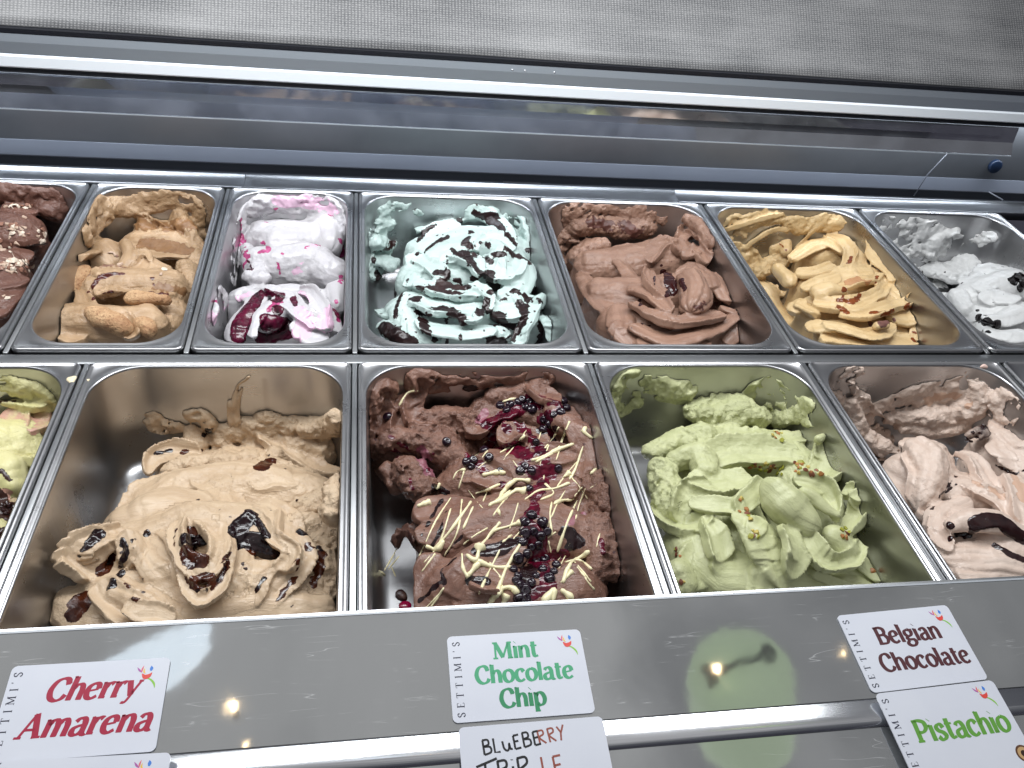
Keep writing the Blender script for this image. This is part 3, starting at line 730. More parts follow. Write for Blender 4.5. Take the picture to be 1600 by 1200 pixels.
Cc(g,(1180,570,-28,10),(1120,620,-26,13),(1070,700,-32,13),(1060,770,-42,11),H=11,cv=-.25,n=1,amp=.15,roll=-12)
Cc(g,(1260,570,-26,7),(1200,620,-20,8),(1150,680,-24,8),(1130,740,-32,7),H=8,cv=-.2,n=2,amp=.5,roll=-10)
st([(1210,690,-32,14),(1240,650,-30,12)],k=4)
Cc(g,(1300,570,-26,8),(1310,620,-20,12),(1350,660,-20,12),(1400,700,-26,12),H=10,cv=.35,n=3,amp=.8,roll=-14)
Cc(g,(1340,550,-28,7),(1390,560,-22,9),(1430,640,-20,12),(1440,710,-26,11),H=9,cv=.4,roll=-20,n=3,amp=.7)
Cc(g,(1440,620,-28,12),(1480,670,-28,14),(1500,720,-36,10),H=10,cv=-.2,roll=8)
Cc(g,(1330,700,-26,12),(1360,740,-30,15),(1440,750,-36,13),H=11,cv=-.2,n=3,amp=.6)
g.finish()
WHC=gelmat('white_cherry_gelato',lin(190,187,191),lin(198,195,197),.5,.35,A=(lin(92,6,44),.2,.8,lin(24,4,12)),B=(lin(220,184,205),.3,2.0,lin(226,190,212)),C=(lin(150,40,90),.25,2.2,lin(190,90,140)),bumpk=.6,spec=.4)
g.mesh('gelato',WHC,[('A',[(1160,570,6),(1120,620,10),(1085,690,12),(1075,740,12)],dict(nz=.3)),('A',[(1105,660,11),(1095,720,11),(1085,765,9)],dict(nz=.3)),('A',[(1060,700,7),(1055,760,7)],dict(nz=.3)),('A',[(1200,700,11),(1260,720,12),(1180,760,10),(1240,640,7)],dict(up=.5)),('A',[(1190,560,6),(1250,570,6),(1230,600,6)],{}),('A',[(1180,680,6),(1230,700,9),(1290,740,8),(1160,770,7)],dict(up=.4)),('A',[(1310,590,4),(1320,620,3)],{}),('A',[(1490,640,3),(1510,670,4)],{}),('C',[(1250,600,4),(1200,640,3)],{}),
('B',[(1340,640,7),(1360,700,12),(1320,760,9)],dict(nz=3)),('B',[(1450,700,10),(1480,640,6)],dict(nz=4)),('B',[(1070,590,5),(1110,570,5)],dict(nz=2)),('B',[(1240,150,8),(1380,160,10),(1500,190,8)],dict(nz=4)),('C',[(1070,240,2.2),(1080,330,4),(1100,400,4),(1085,440,3)],dict(nz=4)),
('A',[(1115,460,4),(1105,420,2)],dict(nz=1.5)),('C',[(1160,380,2),(1200,370,2.5),(1170,340,2)],dict(nz=2)),('C',[(1245,440,2),(1250,480,2.5)],dict(nz=2)),('C',[(1370,360,3),(1420,350,4)],dict(nz=4)),('C',[(1260,390,2)],{}),('B',[(1400,350,6),(1320,470,4)],dict(nz=4)),('C',[(1520,330,3),(1525,400,3),(1520,520,2)],dict(nz=3)),('C',[(1290,160,3),(1330,130,2)],dict(nz=4)),('C',[(1480,210,4),(1540,150,3)],dict(nz=4)),('C',[(1190,250,2),(1230,190,3)],dict(nz=3)),('C',[(960,600,2),(965,700,2)],dict(nz=4)),('B',[(1040,400,6),(1030,520,6),(960,680,8)],dict(nz=3)),('C',[(1500,600,2),(1510,690,3)],{}),('B',[(1340,560,3),(1380,600,4)],dict(nz=2))])
tag(g.obj,'white gelato rippled with glossy dark red cherry sauce at the front','gelato','gelato')
# ---- mint chocolate
p=pan('mint',0,250,'b','steel pan holding mint green gelato with chocolate',lin(150,178,170),.38)
g=Gel(p,(540,260,.325),81); st=g.st
st([(110,290,-40,24),(140,390,-70,24),(120,480,-90,20)],op='film',th=5,rough=1.2,k=1)
st([(170,220,-20,26),(240,180,-14,22),(350,200,-22,18)],op='film',th=5,rough=1.6,k=1)
st([(560,210,-24,18),(640,200,-24,16)],op='film',th=3,rough=1.4,k=1)
st([(780,250,-30,26),(860,280,-40,24),(880,360,-50,20)],op='film',th=3,rough=1.8,k=1)
st([(150,440,-86,14),(220,470,-90,14)],rough=1.8,flat=.5)
st([(140,350,-62,16),(200,370,-72,14)],rough=1,flat=.6)
st([(430,310,-52,30),(560,270,-44,32),(700,290,-44,30)],col=True,rough=.6)
st([(380,440,-48,28),(560,420,-40,36),(740,420,-40,34),(840,440,-46,26)],col=True,rough=.4)
st([(340,560,-50,28),(520,560,-44,34),(740,560,-44,34),(860,560,-50,26)],col=True,rough=.6)
st([(280,720,-56,26),(460,740,-52,30),(680,740,-52,32),(900,740,-58,26)],col=True,rough=.6)
Cc(g,(340,300,-42,10),(400,260,-34,15),(480,240,-30,15),(560,240,-28,12),H=10,cv=-.25,roll=14,n=3,amp=.5)
Cc(g,(400,330,-34,12),(460,300,-28,15),(530,280,-26,14),H=9,cv=.25,roll=-12)
st([(600,230,-22,11),(640,215,-18,12),(700,230,-20,14)],rough=1.2)
Cc(g,(690,230,-20,11),(760,280,-18,14),(810,350,-22,11),H=10,cv=-.25,roll=-14)
Cc(g,(400,400,-28,14),(470,380,-20,20),(560,360,-16,19),(600,320,-18,12),H=12,cv=-.25,n=3,amp=.7,roll=8)
Cc(g,(480,460,-24,13),(540,430,-16,17),(600,450,-14,13),(640,500,-16,9),H=10,cv=.3,n=3,amp=.6)
Cc(g,(640,380,-20,8),(680,340,-14,11),(750,340,-12,12),(800,390,-16,11),H=8,cv=.4,roll=-14)
st([(690,400,-18,13),(740,430,-16,15),(690,460,-18,10)],k=4)
Cc(g,(640,440,-18,9),(700,490,-14,14),(780,500,-14,17),(830,440,-18,15),H=12,cv=.35,n=3,amp=.8,roll=-18)
Cc(g,(830,400,-22,12),(870,480,-22,15),(840,570,-26,15),(760,610,-28,13),H=12,cv=-.3,n=3,amp=.7,roll=14)
Cc(g,(300,450,-38,10),(340,430,-32,12),(400,470,-28,12),(480,530,-26,11),H=9,cv=.3,roll=-12,rough=.8)
Cc(g,(300,560,-42,10),(320,500,-36,13),(360,480,-32,12),H=9,cv=-.2,roll=16)
Cc(g,(340,560,-32,12),(440,580,-26,15),(560,600,-24,14),(660,610,-28,12),H=10,cv=.2,rough=1.1)
Cc(g,(600,560,-26,9),(660,590,-22,10),(700,640,-24,10),(680,690,-30,8),H=8,cv=.3,rough=.8)
Cc(g,(280,620,-40,14),(280,690,-36,18),(330,770,-42,18),(430,830,-52,16),H=14,cv=-.3,roll=-10)
Cc(g,(340,640,-36,10),(430,680,-30,13),(540,700,-28,13),(620,700,-30,10),H=9,cv=.3,rough=1.2,roll=8)
Cc(g,(360,740,-38,12),(460,770,-36,16),(580,780,-36,15),(700,780,-38,12),H=12,cv=-.25,n=3,amp=.6,roll=8)
Cc(g,(560,740,-32,8),(620,730,-28,7),(640,690,-28,6),H=6,cv=.4)
Cc(g,(720,700,-34,12),(800,690,-30,15),(870,680,-30,15),(900,630,-30,12),H=10,cv=.3,n=3,amp=.7,roll=-12)
Cc(g,(820,850,-52,10),(840,790,-42,11),(890,730,-34,11),(920,650,-32,9),H=9,cv=.25,n=2,amp=.5,roll=12)
st([(930,650,-34,9),(950,640,-34,8),(940,670,-38,7)],k=2)
Cc(g,(960,720,-40,9),(985,760,-42,11),(980,830,-52,10),H=11,cv=-.3)
st([(730,820,-54,14),(660,840,-58,14)],rough=1.6)
Cc(g,(160,680,-66,8),(210,700,-56,9),(240,660,-50,7),H=6,cv=.3)
st([(200,780,-62,12),(240,830,-62,12),(320,850,-62,12)],rough=1.8)
g.finish()
MNT=gelmat('mint_gelato',lin(186,205,200),lin(199,215,211),.5,.38,A=(lin(40,22,22),.28,2.8,lin(28,15,16)),B=(lin(52,30,28),.32,5.5,lin(36,18,18)),speck=(lin(44,24,24),115,.60),bumpk=.7)
g.mesh('gelato',MNT,[(c_,[(x,y,w*1.3) for x,y,w in p_],o_) for c_,p_,o_ in [('A',[(350,360,2.6),(375,320,3.4),(430,280,1.6)],dict(up=.4)),('A',[(345,420,2),(390,400,3),(450,360,4),(490,340,3)],dict(up=.5)),('A',[(550,260,3.4),(590,280,4),(600,320,3)],dict(nz=1.5)),('A',[(620,220,3),(660,240,5),(720,240,5)],dict(nz=2.5)),('A',[(690,260,5),(740,290,5),(780,330,3),(820,375,1.5)],dict(up=.4)),
('A',[(520,400,4),(560,420,7),(600,460,5),(645,515,2)],dict(up=.5)),('A',[(570,370,4),(590,340,3)],{}),('A',[(650,370,2.5),(690,380,3)],dict(nz=2)),('A',[(725,430,5),(760,425,4)],{}),('A',[(670,440,3),(700,460,3)],{}),('A',[(485,500,2),(488,430,1.2)],{}),('A',[(430,510,3.5),(490,515,5),(550,560,2.5),(590,580,3)],dict(nz=1.5)),
('A',[(620,540,4),(680,530,7),(720,570,7),(700,610,4)],dict(nz=3)),('A',[(880,400,3),(930,450,6),(935,520,6),(910,600,4)],dict(nz=3)),('B',[(840,430,6),(880,460,5)],dict(nz=3)),('A',[(680,640,5),(670,680,4)],dict(nz=2)),('A',[(640,700,6),(720,730,8),(800,760,6)],dict(nz=3)),
('B',[(350,590,4),(440,590,6),(540,610,5)],dict(nz=4)),('A',[(330,640,6),(350,690,6),(400,720,4),(450,690,6),(540,720,6),(570,760,4)],dict(nz=4)),('A',[(370,740,5),(390,790,4),(430,830,3)],dict(nz=2)),('A',[(485,730,2.5),(485,850,1.8)],{}),('A',[(553,760,2),(553,830,1.6)],{}),
('A',[(180,770,6),(240,810,9),(320,850,5)],dict(nz=3)),('A',[(240,720,3),(250,660,2),(300,540,1.2)],{}),('A',[(850,670,6),(860,740,6),(800,820,4)],dict(nz=4)),('A',[(930,640,2.5),(940,760,4),(930,850,5)],dict(nz=2.5)),('A',[(760,640,3),(820,600,3),(870,640,6)],dict(nz=3)),('A',[(700,840,5),(760,850,5)],dict(nz=3)),
('A',[(130,450,4)],{}),('A',[(150,520,5),(200,590,6),(240,610,4)],dict(nz=5)),('B',[(190,400,4),(240,360,3)],dict(nz=3)),('B',[(780,400,5),(830,430,6)],dict(nz=4)),('B',[(460,560,8),(560,580,6)],dict(nz=4)),('B',[(600,380,5),(620,420,5)],dict(nz=4))]])
tag(g.obj,'mint green gelato streaked with shattered dark chocolate in the back row','gelato','gelato')
# ---- plain chocolate
p=pan('chocolate',250,500,'b','steel pan holding plain milk chocolate gelato',lin(96,64,56),.2)
g=Gel(p,(800,290,.3375),91); st=g.st   # frame: zoomed 1600-wide window from (800,290)
st([(240,110,-20,24),(360,90,-8,24),(520,90,-8,24),(700,110,-10,22)],op='film',th=10,rough=1.8,k=1)
st([(240,220,-50,26),(280,330,-74,24)],op='film',th=6,rough=1.8,k=1)
st([(330,170,-40,26),(450,170,-34,28),(600,180,-34,26)],rough=2.2,flat=.7)
st([(420,240,-62,30),(560,240,-58,32),(780,220,-50,28)],col=True,rough=1.4)
st([(360,380,-54,26),(520,380,-46,32),(720,360,-42,34),(860,380,-46,26)],col=True,rough=.7)
st([(420,520,-54,28),(580,540,-46,34),(780,520,-42,34),(940,520,-48,26)],col=True,rough=.5)
st([(480,660,-60,28),(660,680,-54,32),(880,680,-54,32),(1000,660,-60,20)],col=True)
st([(290,330,-66,13),(360,290,-56,13),(420,280,-50,10)],rough=1.8)
Cc(g,(320,400,-60,10),(350,450,-52,16),(400,520,-50,15),(450,570,-52,10),H=12,cv=-.3,roll=-10)
Cc(g,(490,340,-36,10),(540,380,-30,15),(570,440,-30,14),(620,460,-34,8),H=12,cv=-.3,n=3,amp=.7)
Cc(g,(470,300,-40,8),(540,290,-34,10),(600,310,-32,9),H=7,cv=.3)
Cc(g,(640,340,-32,9),(680,280,-24,13),(740,250,-20,14),(780,300,-22,12),H=10,cv=.35,n=3,amp=.8,roll=14)
Cc(g,(770,250,-26,10),(830,200,-24,13),(890,240,-24,13),(930,300,-28,10),H=9,cv=.4,n=3,amp=.7,rough=.9,roll=-12)
st([(830,160,-30,10),(890,200,-28,11),(940,260,-32,10)],rough=1.4)
Cc(g,(800,320,-22,10),(850,300,-18,12),(900,340,-20,12),H=9,cv=.35,rough=.4)
Cc(g,(640,380,-26,8),(650,440,-20,11),(700,500,-18,12),H=9,cv=.4,n=3,amp=.7,roll=14)
Cc(g,(780,400,-22,10),(830,380,-14,16),(890,400,-14,15),(930,460,-20,12),H=12,cv=-.25,n=4,amp=1,roll=-10)
st([(830,440,-14,18),(860,500,-14,20),(840,560,-20,16)],n=9,amp=1.0)
Cc(g,(930,400,-22,9),(980,460,-22,12),(1010,520,-28,11),H=9,cv=-.2,n=3,amp=.8,rough=.5)
Cc(g,(540,480,-34,8),(600,480,-26,11),(680,520,-22,11),(720,570,-22,10),H=9,cv=.3,n=4,amp=.9,roll=-12)
Cc(g,(560,550,-32,9),(640,590,-26,12),(740,620,-24,12),(860,620,-26,12),(960,600,-30,9),H=9,cv=.45,n=4,amp=1,roll=14)
Cc(g,(500,560,-40,13),(490,640,-40,18),(560,710,-46,16),H=14,cv=-.25,n=3,amp=.6,roll=-10)
Cc(g,(560,640,-36,12),(680,680,-32,16),(820,680,-32,17),(960,640,-36,12),(1040,590,-42,8),H=14,cv=-.2,n=3,amp=.6,roll=6)
Cc(g,(600,720,-44,12),(760,735,-44,14),(900,730,-46,13),H=10,cv=-.2)
Cc(g,(980,560,-32,10),(1040,590,-38,12),(1050,650,-46,11),(1000,720,-56,10),H=10,cv=-.3,roll=10)
g.finish()
CH2=gelmat('milk_chocolate_gelato',lin(160,126,108),lin(134,102,86),.5,.38,A=(lin(58,22,22),.12,1.2,lin(38,14,16)),B=(lin(92,56,48),.45,5,lin(76,46,40)),speck=(lin(70,36,32),110,.76))
g.mesh('gelato',CH2,[('A',[(700,400,5),(730,440,8),(740,480,8),(720,510,4)],dict(nz=1.5,up=.4)),('A',[(780,440,5),(800,480,3)],dict(nz=2)),('A',[(660,420,1.5),(660,460,1.2)],{}),('A',[(590,530,3),(600,550,4)],dict(nz=2)),('B',[(360,170,8),(440,180,9)],dict(nz=6)),('B',[(530,190,10),(580,220,8)],dict(nz=6)),('B',[(860,560,6),(930,560,6)],dict(nz=4)),('A',[(600,640,2),(640,650,1.5)],dict(nz=2)),('A',[(690,370,2),(720,410,3)],{})])
tag(g.obj,'milk chocolate gelato in thick glossy swirls, back row beside the mint','gelato','gelato')
# ---- caramel
p=pan('caramel',500,750,'b','steel pan holding golden caramel gelato',lin(150,124,90),.36)
g=Gel(p,(1060,290,.3375),101); st=g.st
st([(240,190,-40,24),(290,280,-70,20),(350,380,-90,20),(420,480,-104,20)],op='film',th=5,rough=.5,k=1)
st([(230,150,-20,24),(340,130,-20,26),(450,110,-14,20),(560,170,-24,18),(660,150,-20,22),(800,160,-20,22)],op='film',th=5,rough=1.4,k=1)
Cc(g,(220,190,-44,10),(300,160,-36,14),(400,130,-24,15),(470,110,-18,8),H=8,cv=.3,n=4,amp=.9,roll=14)
Cc(g,(290,280,-66,10),(370,220,-52,13),(450,190,-44,13),(500,200,-44,8),H=8,cv=.3,n=3,amp=.8,roll=8)
st([(440,290,-66,10),(490,270,-58,11),(500,310,-62,9)],rough=1)
Cc(g,(540,280,-62,8),(600,220,-48,9),(660,170,-36,8),H=6,cv=.4,n=3,amp=.8)
st([(370,390,-92,13),(430,360,-86,15),(480,350,-80,12)],rough=2.4)
st([(400,480,-104,16),(430,560,-108,16),(490,640,-108,16),(560,700,-108,14)],rough=.4,flat=.6)
st([(640,340,-56,30),(760,330,-50,32),(880,340,-50,28)],col=True,rough=.6)
st([(620,470,-54,30),(780,480,-46,36),(940,480,-46,32)],col=True,rough=.5)
st([(640,600,-56,28),(820,620,-48,34),(1020,600,-50,32)],col=True,rough=.4)
st([(700,700,-62,24),(860,710,-58,28),(1040,700,-60,24)],col=True,rough=.4)
Cc(g,(540,330,-48,11),(610,280,-38,16),(700,260,-32,17),(770,300,-32,12),H=13,cv=-.3,n=5,amp=1,roll=10)
Cc(g,(700,230,-34,9),(770,270,-28,10),(800,330,-26,11),(780,380,-28,9),H=9,cv=.35,n=3,amp=.8,roll=-14)
Cc(g,(830,270,-34,8),(850,340,-28,10),(850,410,-28,10),H=8,cv=.35,n=3,amp=.7)
Cc(g,(880,250,-28,6),(910,290,-26,12),(960,360,-28,13),(1010,420,-32,10),H=8,cv=-.2,rough=.8,roll=-15)
Cc(g,(560,400,-42,10),(640,390,-34,13),(720,360,-30,10),H=9,cv=.2,n=3,amp=.7)
Cc(g,(580,450,-40,12),(650,440,-32,15),(740,420,-28,12),H=11,cv=-.2,n=3,amp=.7)
st([(480,400,-60,11),(510,440,-56,11)],k=4,rough=.3)
st([(650,500,-30,11),(700,490,-26,12),(750,490,-26,9)],k=2,n=4,amp=.6)
Cc(g,(760,460,-26,8),(840,440,-20,10),(910,430,-20,9),(920,400,-22,6),H=7,cv=.4,roll=12)
Cc(g,(640,540,-34,10),(740,550,-26,12),(840,540,-22,12),(930,500,-22,11),(970,450,-24,9),H=10,cv=.35,n=4,amp=.9,roll=-14)
Cc(g,(900,420,-26,9),(980,440,-22,13),(1040,500,-24,13),(1080,560,-30,10),H=10,cv=-.2,n=3,amp=.9,roll=-8)
Cc(g,(760,590,-30,8),(860,590,-24,10),(960,570,-22,11),(1060,540,-26,10),(1090,500,-30,7),H=8,cv=.4,n=3,amp=.8,roll=12)
Cc(g,(530,570,-50,11),(570,540,-42,14),(640,580,-38,12),H=11,cv=-.25,roll=12,n=3,amp=.6)
Cc(g,(600,650,-48,10),(650,640,-40,15),(720,650,-36,12),H=12,cv=-.2,roll=-8)
Cc(g,(690,640,-36,10),(800,650,-30,14),(900,670,-30,14),(990,650,-32,11),H=11,cv=-.25,n=5,amp=.9,roll=6)
Cc(g,(1000,610,-30,12),(1060,610,-32,15),(1110,620,-38,11),(1110,700,-50,9),H=12,cv=-.2,n=3,amp=.8,roll=-10)
Cc(g,(680,710,-50,10),(820,720,-46,12),(960,720,-46,12),(1080,710,-52,10),H=9,cv=.2,n=3,amp=.8)
st([(920,640,-26,6),(960,640,-26,5)],tone=1,rough=1)
g.finish()
GLD=gelmat('golden_caramel_gelato',lin(222,194,148),lin(205,173,124),.55,.38,A=(lin(138,70,30),.14,2.0,lin(96,44,20)),B=(lin(196,150,110),.16,2,lin(180,130,90)),C=(lin(130,90,80),.4,1.5,lin(100,64,58)))
g.mesh('gelato',GLD,[('A',[(790,360,4),(800,330,2)],dict(nz=1)),('B',[(790,450,7),(830,440,7),(880,440,6)],dict(nz=2)),('A',[(740,530,3),(800,540,4),(840,510,3)],dict(nz=2)),('A',[(900,590,4),(980,590,5),(1060,560,4),(1100,530,3)],dict(nz=2.5)),('A',[(740,560,4),(780,590,3)],dict(nz=2)),('C',[(890,640,4),(940,640,5),(1000,620,2)],dict(nz=1.5)),('A',[(920,420,2),(910,450,1.5)],{}),('A',[(1100,640,2.5),(1095,720,3)],dict(nz=3)),('A',[(770,480,3),(760,520,2)],dict(nz=2)),('A',[(470,270,1.5),(500,300,1.5)],{})])
tag(g.obj,'golden caramel gelato with amber syrup trickled over its swirls','gelato','gelato')
# ---- white with dark cookie
p=pan('cookie_white',750,1000,'b','steel pan cut off at the right edge of the back row',lin(190,190,190),.35)
g=Gel(p,(1060,290,.3375),111); st=g.st
st([(980,210,-20,24),(1060,300,-54,26),(1160,420,-90,26),(1240,520,-110,26)],op='film',th=4,rough=1.8,k=1)
st([(1050,170,-16,18),(1150,220,-30,26),(1250,260,-50,28),(1350,260,-46,26),(1480,220,-30,22)],op='film',th=2.6,rough=1.8,k=1)
st([(1150,300,-70,14),(1200,240,-50,13),(1280,210,-40,10)],rough=1.6,flat=.6)
st([(1180,390,-90,22),(1280,400,-86,26),(1350,340,-70,20)],rough=1.6,flat=.5)
st([(1300,560,-80,26),(1400,520,-60,30),(1520,480,-52,32)],col=True,rough=.4); st([(1400,620,-66,26),(1520,640,-60,30),(1620,640,-60,30)],col=True,rough=.4)
st([(1620,480,-50,32),(1740,560,-50,36)],col=True)
Cc(g,(1370,410,-50,12),(1430,370,-42,16),(1520,370,-38,17),H=10,cv=-.25,rough=.6,roll=12)
Cc(g,(1310,430,-58,10),(1380,440,-48,15),(1440,470,-42,14),H=10,cv=-.2,rough=.3,roll=-10)
Cc(g,(1420,520,-42,13),(1480,500,-34,19),(1560,520,-32,18),H=12,cv=-.25,n=3,amp=.6)
Cc(g,(1430,600,-46,12),(1510,600,-40,18),(1590,580,-36,16),H=12,cv=-.3)
st([(1300,520,-66,14),(1340,570,-66,13)],rough=.8)
Cc(g,(1440,670,-56,11),(1520,680,-50,14),(1600,680,-48,14),H=11,cv=-.25)
st([(1400,650,-66,10),(1440,690,-66,9)],rough=1)
g.finish()
WCK=gelmat('white_cookie_gelato',lin(216,216,215),lin(224,224,223),.5,.38,A=(lin(20,14,16),.2,1.5,lin(10,6,8)),speck=(lin(30,22,24),120,.72),bumpk=.6)
g.mesh('gelato',WCK,[('A',[(1550,440,8),(1590,420,7),(1580,470,7)],dict(nz=2.5)),('A',[(1390,610,5),(1430,630,7),(1480,640,4),(1460,660,4)],dict(nz=2)),('A',[(1470,350,1.2),(1500,380,1)],dict(nz=2)),('A',[(1410,670,2),(1440,680,2)],dict(nz=3)),('A',[(1385,580,2)],dict(nz=2))])
tag(g.obj,'white gelato with black cookie chunks, right edge of the back row','gelato','gelato')
blk=[chunk_mesh('cookie_chunk',80+k,.6,10,simple('black_cookie_%d'%k,lin(22,16,18),.4),1.2) for k in range(2)]
chunks(g,'cookie_chunk',[(1540,445),(1570,430),(1590,450),(1600,410),(1580,480),(1400,610),(1430,640),(1470,640)],blk,7,seed=3)
# ---- coffee
p=pan('coffee',-257,0,'f','wide steel pan with the coffee coloured gelato heaped on its right',lin(130,105,80),.12)
g=Gel(p,(0,540,.35),11,1.25); st=g.st
st([(1085,190,-28,1.6),(1068,240,-40,2.4),(1058,310,-60,4)],rough=.5,k=2,warp=2)
st([(675,310,-62,9),(700,350,-70,9),(780,360,-74,9)],op='film',th=9,rough=.8,k=1)
st([(840,300,-60,9),(900,290,-58,10),(940,340,-68,10)],op='film',th=10,rough=1,k=1)
st([(860,370,-78,13),(880,420,-85,16)],rough=1)
st([(1040,250,-45,5),(1060,330,-64,7),(1070,200,-30,2.5),(1110,130,-14,2.2)],op='film',th=3,k=1)
st([(1010,400,-80,16),(1100,370,-74,17),(1200,340,-68,18),(1320,350,-70,16)],rough=2.4)
st([(1150,430,-86,17),(1300,450,-88,19),(1450,460,-88,17)],rough=1.6)
st([(1380,370,-70,12),(1480,350,-66,12),(1520,330,-60,9)],rough=2.2)
Cc(g,(1180,400,-74,12),(1290,470,-80,16),(1400,530,-86,14),(1500,560,-86,8),n=3,amp=.6,cv=.35,roll=15,rough=.6)
Cc(g,(660,560,-88,5),(690,500,-84,10),(770,465,-80,13),(880,470,-80,10),cv=.6,H=5,roll=-20)
# plateau
st([(800,560,-95,24),(1000,560,-90,26),(1200,560,-92,24)],col=True,rough=1.2)
st([(780,540,-84,10),(900,510,-80,12),(1050,530,-78,12),(1130,500,-78,10)],rough=1.8,flat=.7)
st([(620,820,-72,30),(760,720,-68,32),(980,680,-66,34),(1200,690,-66,34),(1380,700,-70,28)],col=True,rough=.7)
st([(640,950,-50,34),(850,900,-45,40),(1100,900,-45,40),(1300,920,-50,34)],col=True,rough=.6)
st([(560,1150,-55,36),(800,1150,-50,38),(1050,1150,-50,38),(1300,1150,-60,34)],col=True,rough=.5)
Cc(g,(560,780,-60,16),(640,700,-58,22),(780,640,-58,24),(900,620,-58,20),H=10,cv=.12,roll=-6,rough=.25)
st([(600,770,-58,22),(720,730,-52,24),(850,730,-50,20)],flat=.5,k=5)
Cc(g,(860,620,-54,15),(940,610,-52,19),(1000,680,-50,18),(960,740,-50,12),H=9,cv=.2,roll=14,rough=.3)
Cc(g,(1100,600,-62,9),(1160,620,-58,14),(1240,620,-58,13),(1310,610,-60,7),H=7,cv=.5,roll=15)
st([(1210,520,-80,14),(1180,560,-80,13),(1290,590,-78,14),(1400,610,-76,12)],rough=2)
st([(1000,640,-60,12),(1060,620,-62,12)],rough=1.5)
# rough right side
st([(1350,740,-56,16),(1430,690,-56,15),(1490,700,-58,14)],rough=2.8)
st([(1380,850,-50,18),(1450,900,-55,16),(1480,820,-55,14)],rough=3.0)
st([(1420,980,-52,15),(1450,1050,-58,15),(1400,1120,-62,18)],rough=2.6)
st([(1330,790,-44,12),(1390,800,-46,11)],rough=1.2)
st([(1500,640,-66,12),(1510,750,-60,10)],rough=2.4)
# left curl
Cc(g,(545,815,-34,9),(470,840,-26,11),(370,890,-26,13),(340,960,-32,14),(400,1050,-44,11),H=7,cv=.55,n=4,amp=.8,roll=22)
Cc(g,(500,890,-36,8),(440,930,-40,9),(425,1000,-50,8),H=5,cv=.5,roll=-25)
Cc(g,(560,870,-30,7),(565,950,-36,9),(520,1000,-44,8),H=6,cv=.5)
st([(590,850,-32,8),(600,920,-34,9),(560,960,-40,8)],rough=.6,n=6,amp=.6)
# centre drape
Cc(g,(610,880,-30,13),(690,950,-24,17),(760,1030,-26,18),(830,1110,-34,15),H=14,cv=-.25,n=4,amp=.9,roll=10)
Cc(g,(680,870,-30,15),(760,930,-24,17),(820,1010,-28,10),H=12,cv=-.2,n=3,amp=.8)
Cc(g,(730,790,-36,12),(790,860,-26,10),(800,960,-24,9),(850,1050,-28,8),(880,1110,-34,7),H=9,cv=.35,n=3,amp=.7,roll=-15)
# loop
Cc(g,(800,790,-26,6),(790,870,-20,8),(830,960,-16,9),(890,1000,-16,9),(960,960,-18,9),(990,880,-22,10),(960,800,-28,10),(890,790,-32,8),H=8,cv=.45,n=3,amp=.8,roll=-18)
Cc(g,(960,740,-36,12),(1000,850,-24,12),(1010,940,-22,12),(990,1020,-26,9),H=10,cv=-.2,n=4,amp=1,roll=-14)
st([(870,900,-44,14)],op='cut')
Cc(g,(800,1010,-24,5),(840,1080,-22,6),(890,1110,-22,7),(950,1080,-24,7),(1010,1000,-28,7),H=6,cv=.6,roll=-10)
st([(890,1050,-44,9)],op='cut')
# right folds
Cc(g,(1120,740,-44,8),(1190,715,-36,12),(1270,760,-32,13),(1320,860,-30,13),(1330,960,-32,13),(1260,1060,-36,14),(1160,1150,-44,12),H=10,cv=.35,n=4,amp=1,roll=20)
Cc(g,(1220,750,-34,8),(1240,840,-28,8),(1290,920,-26,8),(1260,1000,-30,9),H=7,cv=.5,roll=-18,n=3,amp=.7)
Cc(g,(1100,900,-34,11),(1090,1000,-30,14),(1020,1100,-34,15),(950,1180,-44,14),H=12,cv=-.25,n=5,amp=.8,roll=8)
Cc(g,(1190,980,-36,10),(1150,1060,-34,13),(1090,1150,-40,14),H=10,cv=.3,n=4,amp=.9)
st([(1120,830,-48,18)],op='cut')
g.fr=(0,820,.25)
Cc(g,(620,400,-40,10),(700,480,-36,13),(830,560,-34,14),(960,600,-40,12),H=10,cv=.4,n=3,amp=.8,roll=-10)
Cc(g,(730,380,-34,12),(880,440,-26,15),(1020,520,-28,15),(1160,590,-36,12),H=12,cv=-.2,n=4,amp=.9,roll=12)
Cc(g,(780,520,-28,6),(900,540,-26,8),(1050,560,-30,7),H=6,cv=.5,n=2,amp=.5,roll=-20)
st([(480,560,-66,20),(600,620,-68,24),(750,660,-64,24)],rough=1,flat=.6)
st([(450,500,-70,12),(440,600,-75,14)],flat=.6)
st([(900,660,-52,20),(1200,640,-50,24),(1450,620,-52,24),(1700,600,-55,26),(1950,560,-62,20)],n=8,amp=.8)
g.fr=(0,540,.35)
g.finish()
COF=gelmat('coffee_gelato',lin(202,178,149),lin(186,160,131),.6,.42,A=(lin(30,12,14),.12,1.0,lin(14,5,8)),B=(lin(78,36,18),.12,1.6,lin(40,16,12)),speck=(lin(50,30,28),120,.70))
